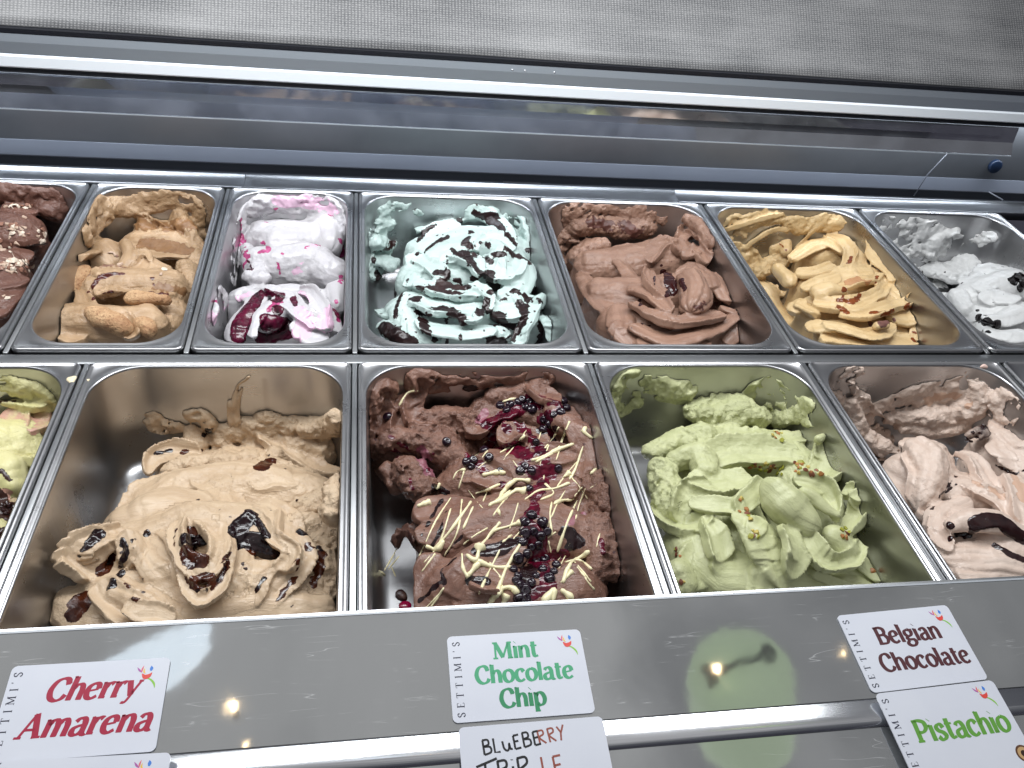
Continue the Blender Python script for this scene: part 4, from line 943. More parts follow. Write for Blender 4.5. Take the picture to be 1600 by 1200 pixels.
pa=[('B',[(840,850,7),(850,950,6),(900,960,5)],dict(nz=.8)),('A',[(830,870,5.5),(870,900,7),(900,870,5)],dict(up=.8)),('A',[(1050,850,7),(1080,800,7),(1120,760,5)],dict(up=.8)),
('A',[(1060,880,6),(1130,870,7),(1200,920,6),(1240,930,3)],dict(up=.6)),('A',[(1110,740,3),(1160,800,3),(1190,850,3)],dict(up=.6)),('B',[(1100,890,4),(1130,920,4)],{}),
('A',[(440,850,5),(400,890,4),(360,940,1.5)],dict(up=.5)),('A',[(545,870,2.2),(560,930,3),(540,980,2.2)],{}),('A',[(540,1020,3),(500,1070,4)],dict(up=.4)),
('B',[(490,960,6),(460,1010,5)],{}),('B',[(880,1060,6),(930,1040,5)],{}),('A',[(880,1095,2),(920,1090,2)],{}),('A',[(1150,1090,2.4),(1180,1040,2.0)],{}),('A',[(970,1050,1.2),(1010,990,1)],{}),
('B',[(1170,540,7),(1210,520,5)],dict(nz=.6)),('A',[(655,840,3)],{}),('B',[(1010,940,2),(960,1060,1.5)],{}),('A',[(1330,830,3),(1420,900,3)],dict(nz=2.5)),
('B',[(350,1150,7),(390,1130,6),(330,1200,6)],dict(nz=1)),('A',[(930,380,3),(910,400,2)],{}),('B',[(820,480,3),(900,465,2)],dict(nz=1))]
pa=[(c_,[(x,y,w*1.22) for x,y,w in p_],o_) for c_,p_,o_ in pa]+[('B',[(1020,930,2),(1000,1010,3),(940,1090,2)],dict(nz=2)),('B',[(1330,960,2),(1300,1060,2.5),(1240,1140,2)],dict(nz=2)),('B',[(820,960,1.5),(840,1060,1.8)],dict(nz=1.5)),('B',[(1380,900,4),(1430,960,5),(1400,1060,4)],dict(nz=4)),('A',[(700,480,3),(760,470,2)],dict(nz=1.5)),('B',[(610,1130,2),(560,1060,2)],dict(nz=2)),('B',[(790,820,1.5),(780,900,1.5)],dict(nz=1)),('A',[(590,870,2),(600,910,1.5)],dict(nz=2))]
g.mesh('gelato',COF,pa); tag(g.obj,'coffee coloured gelato smeared across its pan with glossy dark cherry sauce in the folds','gelato','gelato')
shard=[chunk_mesh('chocolate_piece',20+k,.5,9,simple('dark_chocolate_bit_%d'%k,lin(44,18,16),.25),1.4) for k in range(3)]
chunks(g,'chocolate_piece',scatter(870,885,30,30,7,3)+scatter(1080,860,50,35,8,4)+scatter(1200,920,40,20,5,5)+[(655,835),(1095,995),(540,985),(1330,690),(945,370),(920,395)],shard,2.6,seed=8)
# ---- chocolate and blueberry
p=pan('berry_chocolate',0,250,'f','steel pan holding chocolate gelato with blueberries',lin(70,35,35),.15)
g=Gel(p,(540,540,.35),23,1.25); st=g.st
st([(120,200,-30,24),(140,400,-50,24)],op='film',th=5,rough=1,k=1)
st([(300,110,-10,20),(600,110,-10,18),(860,100,-8,16)],op='film',th=4,rough=1,k=1)
st([(240,300,-55,34),(260,450,-62,36),(400,400,-60,34),(450,500,-66,30)],col=True,rough=1.6)
st([(640,350,-48,34),(850,330,-42,34),(1000,420,-46,30)],col=True,rough=1.4)
st([(560,650,-56,36),(800,600,-48,38),(1000,640,-48,34),(1080,780,-54,28)],col=True,rough=1)
st([(480,880,-50,34),(750,860,-42,40),(1000,900,-48,34),(1100,950,-56,26)],col=True,rough=.8)
st([(480,1120,-50,32),(750,1150,-44,36),(1000,1130,-48,34)],col=True,rough=.6)
Cc(g,(270,100,-8,15),(290,180,-18,20),(230,250,-30,14),H=9,cv=-.25,rough=.3,roll=-15)
Cc(g,(310,190,-26,8),(290,260,-32,11),(310,340,-40,12),(390,360,-44,10),H=7,cv=.5,roll=15,rough=.4)
Cc(g,(150,220,-30,10),(170,300,-38,13),(150,380,-46,12),H=8,cv=.4,rough=.6,roll=-10)
st([(400,260,-50,18),(500,240,-52,18)],op='cut',rough=1.8)
st([(370,330,-46,12),(450,330,-46,16),(540,350,-46,15)],rough=2.6)
st([(330,430,-48,14),(420,450,-50,18),(500,520,-54,16)],rough=2.8)
st([(290,560,-58,16),(330,640,-66,16)],rough=2.4)
st([(180,440,-52,12),(240,420,-50,12)],rough=2.2)
Cc(g,(420,130,-20,10),(520,150,-26,12),(600,170,-32,9),H=6,cv=.4,roll=20,rough=1)
st([(200,560,-70,9),(240,640,-80,8)],rough=1.2)
# rear right crest
st([(650,240,-32,11),(740,210,-26,14),(830,190,-20,13)],rough=1.6)
Cc(g,(820,180,-14,8),(880,220,-16,14),(950,240,-20,9),H=8,cv=.4,roll=12,rough=.5)
Cc(g,(560,370,-40,14),(640,310,-34,17),(740,300,-30,15),H=10,cv=.3,roll=-10,rough=1)
st([(930,290,-26,11),(960,350,-28,12)],rough=1)
Cc(g,(1000,320,-16,10),(1070,400,-14,17),(1100,500,-20,17),(1070,580,-30,12),H=14,cv=-.3,roll=-12,n=3,amp=.6,rough=.3)
Cc(g,(700,400,-34,10),(780,380,-30,13),(860,420,-32,12),H=8,cv=.4,roll=14,rough=.8)
Cc(g,(520,580,-44,10),(600,560,-36,15),(700,590,-34,14),H=9,cv=.4,n=3,amp=.7,roll=-14)
Cc(g,(620,680,-36,13),(740,680,-28,19),(880,650,-28,19),(1000,620,-32,14),H=12,cv=-.3,n=4,amp=1)
Cc(g,(820,480,-34,12),(920,490,-30,15),(1010,500,-28,12),H=9,cv=.3,roll=-14,rough=.7)
# lower slabs
Cc(g,(330,740,-44,13),(440,720,-38,18),(560,730,-36,16),H=9,cv=.1,roll=10)
Cc(g,(340,820,-42,14),(460,830,-36,19),(540,800,-34,15),H=9,cv=-.15,roll=-6,rough=.2)
Cc(g,(560,850,-34,14),(680,800,-26,18),(850,780,-24,20),(1000,760,-30,16),H=12,cv=-.3,n=5,amp=.9)
Cc(g,(370,960,-42,14),(400,1060,-42,18),(410,1170,-46,17),H=10,cv=-.1,roll=-10)
Cc(g,(480,1080,-34,15),(560,1000,-26,18),(680,920,-24,17),(780,900,-26,12),H=12,cv=-.3,n=4,amp=.9,roll=-8)
Cc(g,(520,1170,-38,18),(660,1140,-34,20),(800,1150,-38,16),H=12,cv=-.2,n=4,amp=.7)
Cc(g,(560,1060,-28,7),(610,1080,-26,8),(660,1090,-30,6),H=5,cv=.5,roll=20)
Cc(g,(980,1000,-30,12),(1060,1080,-32,20),(1130,1150,-44,16),H=14,cv=-.3,n=3,amp=.6,roll=-15)
Cc(g,(900,1000,-34,12),(960,1100,-36,16),(940,1180,-44,14),H=10,cv=.2)
st([(1130,620,-36,15),(1160,700,-42,14),(1110,660,-34,13)],rough=3.2)
st([(1170,830,-48,15),(1190,920,-52,14),(1200,990,-58,12)],rough=3.0)
st([(1120,800,-40,14),(1140,900,-44,14),(1130,1000,-48,12)],rough=2.4)
Cc(g,(210,870,-78,6),(240,830,-68,9),(300,830,-60,10),(330,900,-62,8),H=4,cv=.6,roll=25,tone=1)
st([(240,1105,-113,6)],tone=1,flat=.6)
g.finish()
CHO=gelmat('blueberry_chocolate_gelato',lin(136,101,86),lin(110,78,66),.55,.4,A=(lin(96,10,36),.1,1.3,lin(34,4,16)),B=(lin(36,18,20),.14,.9,lin(24,10,12)),C=(lin(150,104,112),.35,1.6,lin(120,50,70)),tonec=lin(50,28,28),speck=(lin(64,30,34),120,.72))
pa=[('A',[(720,300,6),(800,380,6),(870,470,6),(890,560,6),(850,680,5),(830,760,7)],dict(nz=2.2)),('A',[(810,250,8),(960,270,6),(900,330,8)],dict(nz=2)),('A',[(560,500,6),(620,560,5)],dict(nz=2)),('A',[(790,540,7),(840,570,7)],dict(nz=2)),('B',[(800,830,6),(860,920,8),(800,1040,8),(780,1120,5)],dict(nz=2,up=.4)),('A',[(640,350,9),(720,310,10),(800,260,9)],dict(nz=1.5)),('A',[(660,400,7),(720,370,6)],dict(nz=1)),('A',[(880,330,6),(920,400,5)],dict(nz=1.4)),('A',[(640,450,6),(740,460,9),(820,500,7)],dict(nz=2)),
('A',[(840,560,7),(920,570,8)],dict(nz=1.5)),('A',[(830,640,4),(840,700,4)],{}),('A',[(800,780,6),(840,850,9),(860,960,10),(900,1060,8),(830,1110,6)],dict(nz=2,up=.4)),('A',[(940,940,8),(980,930,5)],{}),
('A',[(370,560,2.5),(390,480,2)],dict(nz=1.2)),('C',[(340,480,8),(380,560,8)],dict(nz=2)),('C',[(600,330,6),(620,300,5)],dict(nz=1.5)),('A',[(700,620,4)],{}),('C',[(1000,790,4),(1060,750,3)],dict(nz=1.5)),('A',[(1140,870,3),(1150,920,3)],{}),
('B',[(340,850,1.6),(400,740,1.8),(430,690,2)],{}),('B',[(390,890,1.8),(430,810,2),(450,740,1.4)],{}),('B',[(440,940,1.6),(520,850,1.6)],{}),('B',[(330,1140,2),(400,1080,2.2),(440,1050,2)],{}),('B',[(440,1060,2),(430,1000,1.6),(490,950,1.8)],{}),
('B',[(590,920,6),(680,910,7),(760,870,6)],dict(up=.5)),('B',[(560,1050,5),(620,1050,6)],{}),('B',[(980,830,6),(1040,870,7),(1000,900,5)],dict(nz=1.6)),('B',[(870,380,5),(940,370,4)],{}),('B',[(400,640,6),(450,660,4)],{}),('A',[(200,410,3),(290,470,2.4)],dict(nz=1)),
('B',[(480,200,8),(560,200,8)],dict(nz=3)),('B',[(650,130,6),(760,120,6)],dict(nz=3)),('A',[(220,470,3),(300,640,3)],dict(nz=2))]
g.mesh('gelato',CHO,pa); tag(g.obj,'brown chocolate gelato topped with blueberries, purple sauce and thin white chocolate drizzle','gelato','gelato')
DRZ=simple('white_chocolate',lin(236,226,184),.3)
drizzle(g,'white_chocolate_drizzle',[
(1.5,(690,480),(760,440),(800,400)),(1.9,(830,515),(900,490),(960,460),(1020,440)),(1.2,(850,520),(940,470),(975,400),(1000,340)),(1.9,(1060,330),(1100,350),(1060,380),(1100,415)),(1.2,(1100,350),(1070,335)),
(2.4,(610,580),(660,570),(715,568)),(1.4,(580,660),(640,640),(690,620)),(1.9,(640,720),(690,680),(710,640),(760,600),(820,605)),(2.6,(640,715),(700,690),(760,650),(800,655)),(1.4,(690,690),(735,650)),
(1.5,(800,690),(860,650),(930,640),(1000,615)),(1.1,(870,690),(930,660),(890,620)),(1.7,(930,710),(970,690),(1020,685)),(1.2,(1000,600),(1030,540),(1060,450)),(2.0,(970,590),(1000,570)),(2,(1095,575),(1115,555)),(.9,(885,540),(885,600)),
(1.0,(480,600),(500,560),(535,555)),(1.0,(505,640),(530,560)),(2.0,(405,640),(425,615)),(2.4,(320,720),(380,700)),(.8,(330,940),(400,790),(470,680)),(.9,(350,970),(420,880),(470,730)),(1.3,(390,910),(450,850),(510,770),(560,700)),(.8,(440,940),(500,830),(520,690)),
(2.4,(360,890),(410,910),(440,870)),(1.1,(525,820),(570,720)),(1.3,(600,900),(640,850),(690,790)),(1.5,(620,880),(660,830),(720,810),(780,790)),(2.6,(540,935),(580,960),(600,900)),(1.4,(520,930),(525,1000),(550,1035)),(2.4,(545,1030),(580,990),(600,960)),
(2.2,(580,960),(640,985),(700,995),(740,990)),(1.7,(630,1170),(680,1090),(720,990),(790,870)),(1.1,(595,1110),(640,1010),(690,910)),(2.6,(650,1150),(690,1090),(740,1080),(770,1110)),(2.4,(700,1160),(720,1110)),
(1.2,(945,920),(990,790),(1035,690)),(1.1,(920,850),(912,760),(920,700)),(1.0,(700,1110),(700,1070)),(2.1,(970,1060),(990,1000),(1020,960),(1090,920)),(1.5,(980,970),(1040,960),(1100,1000)),(1.4,(960,1060),(1010,1010)),(2.8,(880,1150),(930,1090),(920,1150)),(2.4,(960,1150),(1010,1130),(960,1090)),
(1.0,(920,940),(905,870)),(.9,(350,1180),(410,1120),(440,1080)),(.9,(430,1100),(380,1170)),(.8,(340,1010),(400,930)),(1.3,(700,250),(760,235)),(1,(590,550),(640,510)),(.9,(610,500),(635,470)),(1.1,(700,880),(740,850)),(1.2,(240,270),(280,210),(320,200)),
(.8,(1120,900),(1135,840)),(.9,(690,760),(680,735))],DRZ,1.2)
rz=random.Random(12)
def fine_line():
    x,y=rz.uniform(480,1080),rz.uniform(380,1120); a=rz.choice((-1.1,-.9,-.6,-1.25,.9)); L=rz.uniform(50,170)
    return (rz.uniform(.45,.8),(x,y),(x+L*.5*math.cos(a)+rz.uniform(-8,8),y+L*.5*math.sin(a)),(x+L*math.cos(a),y+L*math.sin(a)))
drizzle(g,'white_chocolate_drizzle',[fine_line() for _ in range(34)],DRZ,1)
drizzle(g,'white_chocolate_drizzle',[(.8,(230,905),(200,960),(170,1010)),(2.6,(165,1015),(160,1022)),(.7,(240,940),(190,1000)),(.7,(205,990),(225,1035))],DRZ,1)
m=Mt('blueberry_skin'); n_=m.noise(m.obj(),90,3,.6); m.l(m.mix(n_,(.006,.003,.006),(.020,.006,.016)),m.b.inputs['Base Color']); m.set(Roughness=.1); m.b.inputs['Coat Weight'].default_value=.3; BB=m.m
def berry_mesh(seed):
    bm=bmesh.new(); bmesh.ops.create_uvsphere(bm,u_segments=14,v_segments=10,radius=1)
    for v in bm.verts:
        z=v.co.z; r_=math.hypot(v.co.x,v.co.y)
        if z>.8: v.co.z=.86-.28*(1-r_/.6) if r_<.6 else z*.96
        v.co.z*=.88; v.co+=Vector((math.sin(seed+v.co.y*3)*.04,math.cos(seed+v.co.z*3)*.04,0))
    me=bpy.data.meshes.new('blueberry'); bm.to_mesh(me); bm.free(); me.materials.append(BB); me.shade_smooth(); return me
BM=[berry_mesh(k) for k in range(3)]
bp=[(820,250),(790,240),(770,255),(690,270),(720,290),(835,285),(850,430),(925,425),(970,250),(985,280),(960,300),(930,310),(885,330),(880,375),(910,350),(450,430),(540,520),(560,540),(570,510),(620,470),(800,540),(780,560),(830,560),(950,550),(830,760),(800,790),(880,790),(840,830),(800,840),(870,850),(900,830),(790,880),(830,900),(860,890),(810,930),(770,950),(890,950),(850,960),(750,1000),(770,1030),(880,1000),(930,1010),(910,1040),(850,1030),(780,1070),(800,1090),(830,1060),(760,1050),(940,980),(820,640),(690,560),(640,500),(190,320),(735,265),(805,275),(800,1130),(775,1130)]
chunks(g,'blueberry',bp,BM,4.8,sink=.45,seed=3,jit=.2)
mid=(-1)
dr=at(633,946,-116)
o=mesh('sauce_drop',*(lambda bm:( [tuple(np.array(v.co)*np.array([6,5,2])+dr) for v in bm.verts],[[v.index for v in f.verts] for f in bm.faces]))((lambda b:(bmesh.ops.create_uvsphere(b,u_segments=16,v_segments=8,radius=1),b.verts.index_update(),b)[2])(bmesh.new())),simple('berry_sauce',lin(150,10,60),.12),origin=dr)
tag(o,'small bright magenta sauce drop on the bare floor of the chocolate pan','sauce drop')
# ---- pistachio
p=pan('pistachio',250,500,'f','steel pan holding the pistachio green gelato',lin(120,130,60),.25)
g=Gel(p,(920,540,.425),3,1.25)
st=g.st
st([(130,120,-20,30),(160,330,-35,26),(200,460,-60,22)],op='film',th=4,rough=.8,k=1)
st([(230,110,-15,26),(330,150,-25,20)],op='film',th=4.5,rough=.6,k=1)
st([(640,190,-30,28),(780,230,-30,22),(850,250,-20,14)],op='film',th=3,rough=1,k=1)
# under-mass
st([(480,300,-62,30),(420,480,-60,34),(500,640,-60,38),(560,800,-60,38)],col=True,rough=1)
st([(620,420,-62,36),(760,480,-55,34),(850,650,-55,34),(900,800,-60,32)],col=True,rough=1)
st([(380,760,-55,30),(450,860,-60,30),(700,860,-60,32),(1010,860,-70,18)],col=True)
# torn rear
st([(395,250,-50,13),(440,200,-42,14),(500,190,-42,14)],rough=3.0)
st([(440,260,-45,16),(540,240,-44,17),(620,260,-50,14)],rough=2.4)
st([(700,270,-58,10),(780,250,-55,10)],rough=2.2)
st([(230,400,-62,12),(330,350,-58,14),(420,330,-48,14)],rough=1.6)
st([(430,350,-40,14),(520,340,-40,20),(640,340,-44,18),(790,330,-50,8)],rough=1.0,shape='c',H=9,cv=.2,roll=8)
st([(280,470,-48,16),(290,560,-50,15),(300,600,-50,14)],rough=2.2)
st([(330,420,-42,12),(400,400,-36,14),(430,460,-36,13)],rough=.8)
st([(430,410,-34,16),(520,385,-30,22),(660,390,-34,22),(760,410,-40,12)],rough=.5,shape='c',H=10,cv=.22,roll=-12,n=3,amp=.5)
st([(380,500,-32,14),(470,510,-28,18),(590,480,-26,14)],rough=.4,shape='c',H=12,cv=.3,roll=10)
st([(850,350,-26,6),(880,400,-26,17),(870,470,-28,19),(800,520,-28,10)],shape='c',H=6,cv=.35,roll=-20,n=3,amp=.5,k=1.5)
st([(860,340,-22,4),(850,350,-20,5)],k=2)
st([(330,620,-45,10),(360,545,-36,12),(430,510,-32,10)],rough=.5,shape='c',H=8,cv=.4,roll=-25)
st([(235,600,-52,12),(300,650,-46,15),(380,660,-42,13),(440,620,-36,9)],shape='c',H=9,cv=.45,roll=18,n=5,amp=.8,k=1.5)
st([(385,580,-34,6),(480,585,-28,10),(570,600,-26,8)],shape='c',H=7,cv=.25,roll=-10,k=1.5)
st([(430,630,-36,8),(450,680,-34,13),(490,760,-38,14)],shape='c',H=9,cv=.5,n=4,amp=.8,roll=10,k=1.5)
st([(560,600,-24,9),(620,520,-20,11),(640,500,-20,8)],shape='c',H=7,cv=.3,roll=-20)
st([(690,540,-6,17),(730,590,-8,20),(790,640,-14,18)],k=2)
st([(770,490,-16,9),(850,520,-16,12),(900,580,-20,11),(910,630,-22,6)],shape='c',H=8,cv=.5,roll=-30,n=4,amp=1.0,k=1.5)
st([(800,550,-14,7),(870,590,-16,5),(920,625,-20,4)],k=1.5)
st([(545,620,-20,11),(620,660,-12,19),(680,740,-18,21),(700,820,-30,16),(720,885,-44,8)],shape='c',H=14,cv=-.25,n=4,amp=.9,roll=8,k=1.5)
st([(730,680,-14,12),(760,760,-20,15),(740,850,-34,10)],shape='c',H=8,cv=.35,roll=25,k=1.5)
st([(950,545,-26,7),(1000,560,-26,10),(990,620,-28,10),(940,680,-30,8)],shape='c',H=5,cv=.6,roll=-20,k=1.5)
st([(790,680,-22,9),(840,770,-28,11),(910,805,-32,11),(980,770,-36,9),(1000,720,-36,6)],shape='c',H=8,cv=.6,roll=-15,n=4,amp=.8,k=1.5)
st([(890,700,-32,12),(940,750,-40,14)])
st([(370,740,-42,14),(400,810,-46,20),(370,880,-58,14)],shape='c',H=14,cv=-.3,n=3,amp=.6,k=2)
st([(490,780,-40,14),(550,860,-50,20),(560,910,-60,16)],shape='c',H=14,cv=-.3,n=4,amp=.7,k=2)
st([(640,840,-46,15),(620,900,-58,14)],n=6,amp=.7)
st([(830,810,-44,12),(930,850,-48,15),(1040,880,-58,10)],shape='c',H=10,cv=.3,n=4,amp=.8,roll=15,k=1.5)
st([(990,770,-46,10),(1030,810,-48,12),(1070,850,-56,8)],shape='c',H=8,cv=-.3,n=3,amp=.8)
st([(330,840,-55,14),(350,890,-60,12)],rough=.6)
g.finish()
PIS=gelmat('pistachio_gelato',lin(196,198,153),lin(181,184,138),.5,.45)
g.mesh('gelato',PIS); tag(g.obj,'pale green pistachio gelato in folded heaps with chopped nuts on top','gelato','gelato')
nut=[chunk_mesh('pistachio_piece',k,.6,mat=simple('nut_%d'%k,c_,.5),elong=1.3) for k,c_ in enumerate((lin(150,150,50),lin(165,110,60),lin(120,70,50),lin(190,170,90)))]
chunks(g,'pistachio_piece',scatter(635,445,45,20,16,1)+scatter(700,460,40,15,8,7)+scatter(770,445,40,22,14,2)+scatter(830,470,25,12,7,3)+scatter(695,335,22,22,8,4)+scatter(580,615,28,26,6,5)+scatter(605,690,30,20,7,6)+scatter(950,690,26,22,8,8)+scatter(350,870,10,10,2,9)+scatter(1040,830,8,6,1,10)+scatter(555,565,14,5,2,12)+scatter(330,760,14,20,4,13),nut,2.5,seed=4)
# ---- pale hazelnut with chocolate sauce (right edge of the photo)
p=pan('pale_cocoa',500,750,'f','steel pan holding pale beige gelato with chocolate sauce',lin(150,130,118),.22)
g=Gel(p,(920,540,.425),31); st=g.st
st([(900,120,-16,22),(960,90,-8,24)],op='film',th=3,rough=.6,k=1)
st([(930,220,-35,30),(1000,300,-70,28),(1070,350,-90,26)],op='film',th=6,rough=1.4,k=1)
st([(1060,240,-60,20),(1180,170,-36,26),(1300,140,-28,24),(1440,110,-18,18)],op='film',th=3,rough=1.2,k=1)
st([(1520,200,-36,26),(1590,230,-40,24)],op='film',th=5,rough=1.2,k=1)
st([(1100,260,-76,14),(1200,240,-66,22),(1320,240,-62,24),(1430,200,-52,20),(1440,150,-40,14)],rough=2.4,flat=.7)
st([(1150,290,-84,14),(1250,290,-78,18),(1350,280,-74,18)],rough=2.0,flat=.6)
st([(960,210,-48,10),(1010,330,-86,11),(1080,370,-94,10)],rough=2.2)
st([(1160,480,-66,26),(1260,540,-62,28),(1380,560,-56,30)],col=True,rough=.8)
st([(1500,400,-56,32),(1600,480,-50,36),(1700,600,-50,36)],col=True,rough=.8)
st([(1360,700,-54,32),(1480,760,-48,36),(1620,800,-48,36)],col=True,rough=.5)
st([(1330,850,-60,26),(1500,880,-58,28),(1700,880,-58,30)],col=True,rough=.5)
Cc(g,(1120,430,-70,10),(1150,510,-66,14),(1210,580,-66,14),H=10,cv=-.2,rough=.5,n=3,amp=.6)
Cc(g,(1150,350,-58,9),(1220,340,-46,16),(1290,370,-42,18),(1330,440,-46,14),H=10,cv=-.3,rough=.7,roll=10)
st([(1210,380,-46,15),(1250,440,-42,19),(1250,510,-48,16),(1230,570,-58,11)],rough=.9,n=6,amp=.8)
Cc(g,(1180,400,-50,8),(1200,480,-48,10),(1190,560,-60,8),H=6,cv=.5,roll=-20)
Cc(g,(1500,270,-46,14),(1560,300,-38,20),(1640,360,-36,20),H=12,cv=-.25,rough=1)
Cc(g,(1510,330,-40,14),(1560,400,-34,22),(1640,440,-34,20),H=12,cv=-.25,n=4,amp=.8)
Cc(g,(1370,400,-50,9),(1420,420,-42,13),(1470,480,-40,14),(1500,560,-42,13),H=9,cv=.35,n=4,amp=.9,roll=14)
Cc(g,(1360,480,-50,8),(1420,520,-42,10),(1500,560,-40,11),(1560,620,-40,10),H=8,cv=.4,n=3,amp=.8,roll=-16)
Cc(g,(1380,560,-46,12),(1310,600,-42,15),(1270,660,-44,12),H=12,cv=-.3,n=4,amp=.8,roll=-8)
Cc(g,(1560,480,-36,10),(1590,560,-32,13),(1610,640,-32,13),H=9,cv=.3,n=3,amp=.7)
Cc(g,(1290,640,-46,10),(1280,700,-46,10),(1330,730,-42,8),H=7,cv=.5,roll=-18)
Cc(g,(1310,750,-44,13),(1400,740,-34,20),(1520,750,-30,22),(1640,790,-34,20),H=14,cv=-.3,n=6,amp=.9,roll=6)
Cc(g,(1380,830,-44,12),(1500,840,-40,18),(1640,850,-42,18),H=10,cv=-.25,n=4,amp=.8)
Cc(g,(1240,600,-60,10),(1280,640,-58,10),H=7,cv=.3)
st([(1330,660,-38,8),(1420,640,-30,13),(1500,650,-28,14),(1580,680,-30,10)],tone=0,flat=.6)
st([(1400,330,-46,6),(1440,310,-42,7),(1450,340,-44,5)],rough=1,tone=1)
g.finish()
HZ=gelmat('pale_cocoa_gelato',lin(222,202,188),lin(208,184,168),.6,.4,A=(lin(46,20,20),.14,.9,lin(30,12,14)),B=(lin(200,164,140),.35,2,lin(206,172,150)),tonec=lin(48,24,22),speck=(lin(60,30,28),130,.74))
pa=[('A',[(1330,660,4),(1370,690,6),(1430,650,8),(1500,640,9),(1560,680,8),(1610,720,6)],dict(up=1.0)),('A',[(1330,710,3.5),(1400,700,3)],dict(up=.6)),('A',[(1490,735,3),(1550,770,4),(1600,790,4)],dict(up=.5)),('A',[(1350,480,1.5),(1260,600,1.8)],{}),
('A',[(1500,440,1.5),(1560,470,2),(1600,460,2)],{}),('A',[(1390,340,3),(1450,300,3)],dict(nz=2)),('B',[(1560,480,4),(1600,560,7)],dict(nz=2)),('B',[(1250,200,6),(1330,180,5),(1400,220,4)],dict(nz=3)),('B',[(1420,500,3),(1520,560,4)],dict(nz=2)),('A',[(1310,540,1.2),(1350,510,1)],{})]
g.mesh('gelato',HZ,pa); tag(g.obj,'pale beige pink gelato with a thick dark chocolate sauce ribbon at the right edge','gelato','gelato')
chunks(g,'chocolate_piece',[(1395,345),(1410,320),(1430,335),(1450,300),(1440,320)],shard,4.2,seed=2)
# sliver beyond it
p=pan('edge_right',750,1000,'f','steel pan cut off by the right edge of the photo',lin(60,40,36),.1)
# ---- pistachio and pink (left edge)
p=pan('spumoni',-505,-257,'f','steel pan cut off by the left edge below the nut chocolate',lin(150,140,100),.3)
g=Gel(p,(0,540,.35),41); st=g.st
st([(20,80,-8,24),(120,110,-16,22),(200,200,-40,20)],op='film',th=4,rough=1.3,k=1)
st([(-100,260,-60,36),(60,250,-50,36),(180,300,-60,30)],col=True,rough=1)
st([(-200,480,-50,36),(0,500,-46,38),(100,480,-52,32)],col=True,rough=.8)
st([(-100,750,-50,36),(-10,700,-50,34)],col=True,rough=1)
st([(-300,300,-50,36),(-400,600,-50,40),(-350,900,-50,40)],col=True,rough=1)
Cc(g,(0,220,-44,12),(90,220,-38,16),(200,240,-44,14),H=8,cv=.3,rough=.8)
Cc(g,(100,330,-42,14),(160,350,-40,18),(230,340,-46,12),H=8,cv=.2,tone=1,roll=10)
Cc(g,(0,320,-42,10),(60,330,-40,14),(80,380,-42,12),H=8,cv=.3,tone=.9)
Cc(g,(0,430,-40,12),(80,420,-38,16),(180,440,-46,14),H=9,cv=.3,rough=.8,roll=-12)
Cc(g,(80,500,-44,12),(130,500,-46,16),(180,490,-52,11),H=8,cv=.3,roll=14)
st([(0,560,-40,15),(40,580,-38,16),(60,640,-44,13)],n=4,amp=.6)
Cc(g,(100,580,-54,8),(70,640,-50,12),(40,720,-50,12),H=9,cv=-.2,tone=1)
st([(30,720,-56,11),(0,760,-52,12),(40,780,-60,9)],rough=2.4,tone=.5)
st([(0,850,-56,16),(-60,900,-50,20)],rough=1.4)
g.finish()
SPM=gelmat('spumoni_gelato',lin(206,200,142),lin(214,206,156),.5,.45,A=(lin(60,30,20),.3,2.0,lin(36,16,12)),B=(lin(206,158,142),.4,2,lin(188,140,124)),tonec=lin(196,148,134))
g.mesh('gelato',SPM,[('A',[(20,720,8),(60,720,5),(30,760,8)],dict(nz=4)),('A',[(0,860,8),(30,830,5)],dict(nz=3)),('A',[(0,250,2),(60,250,1.5)],dict(nz=2)),('A',[(10,680,4),(0,650,3)],dict(nz=2)),('B',[(0,690,8),(20,660,6)],dict(nz=2)),('A',[(40,600,1.5),(10,560,1.5)],dict(nz=2))])
tag(g.obj,'pistachio and pink gelato with dark chocolate bits at the left edge','gelato','gelato')
chunks(g,'chocolate_piece',scatter(25,730,30,30,9,3)+scatter(10,850,20,30,6,4),shard,3.6,seed=2)
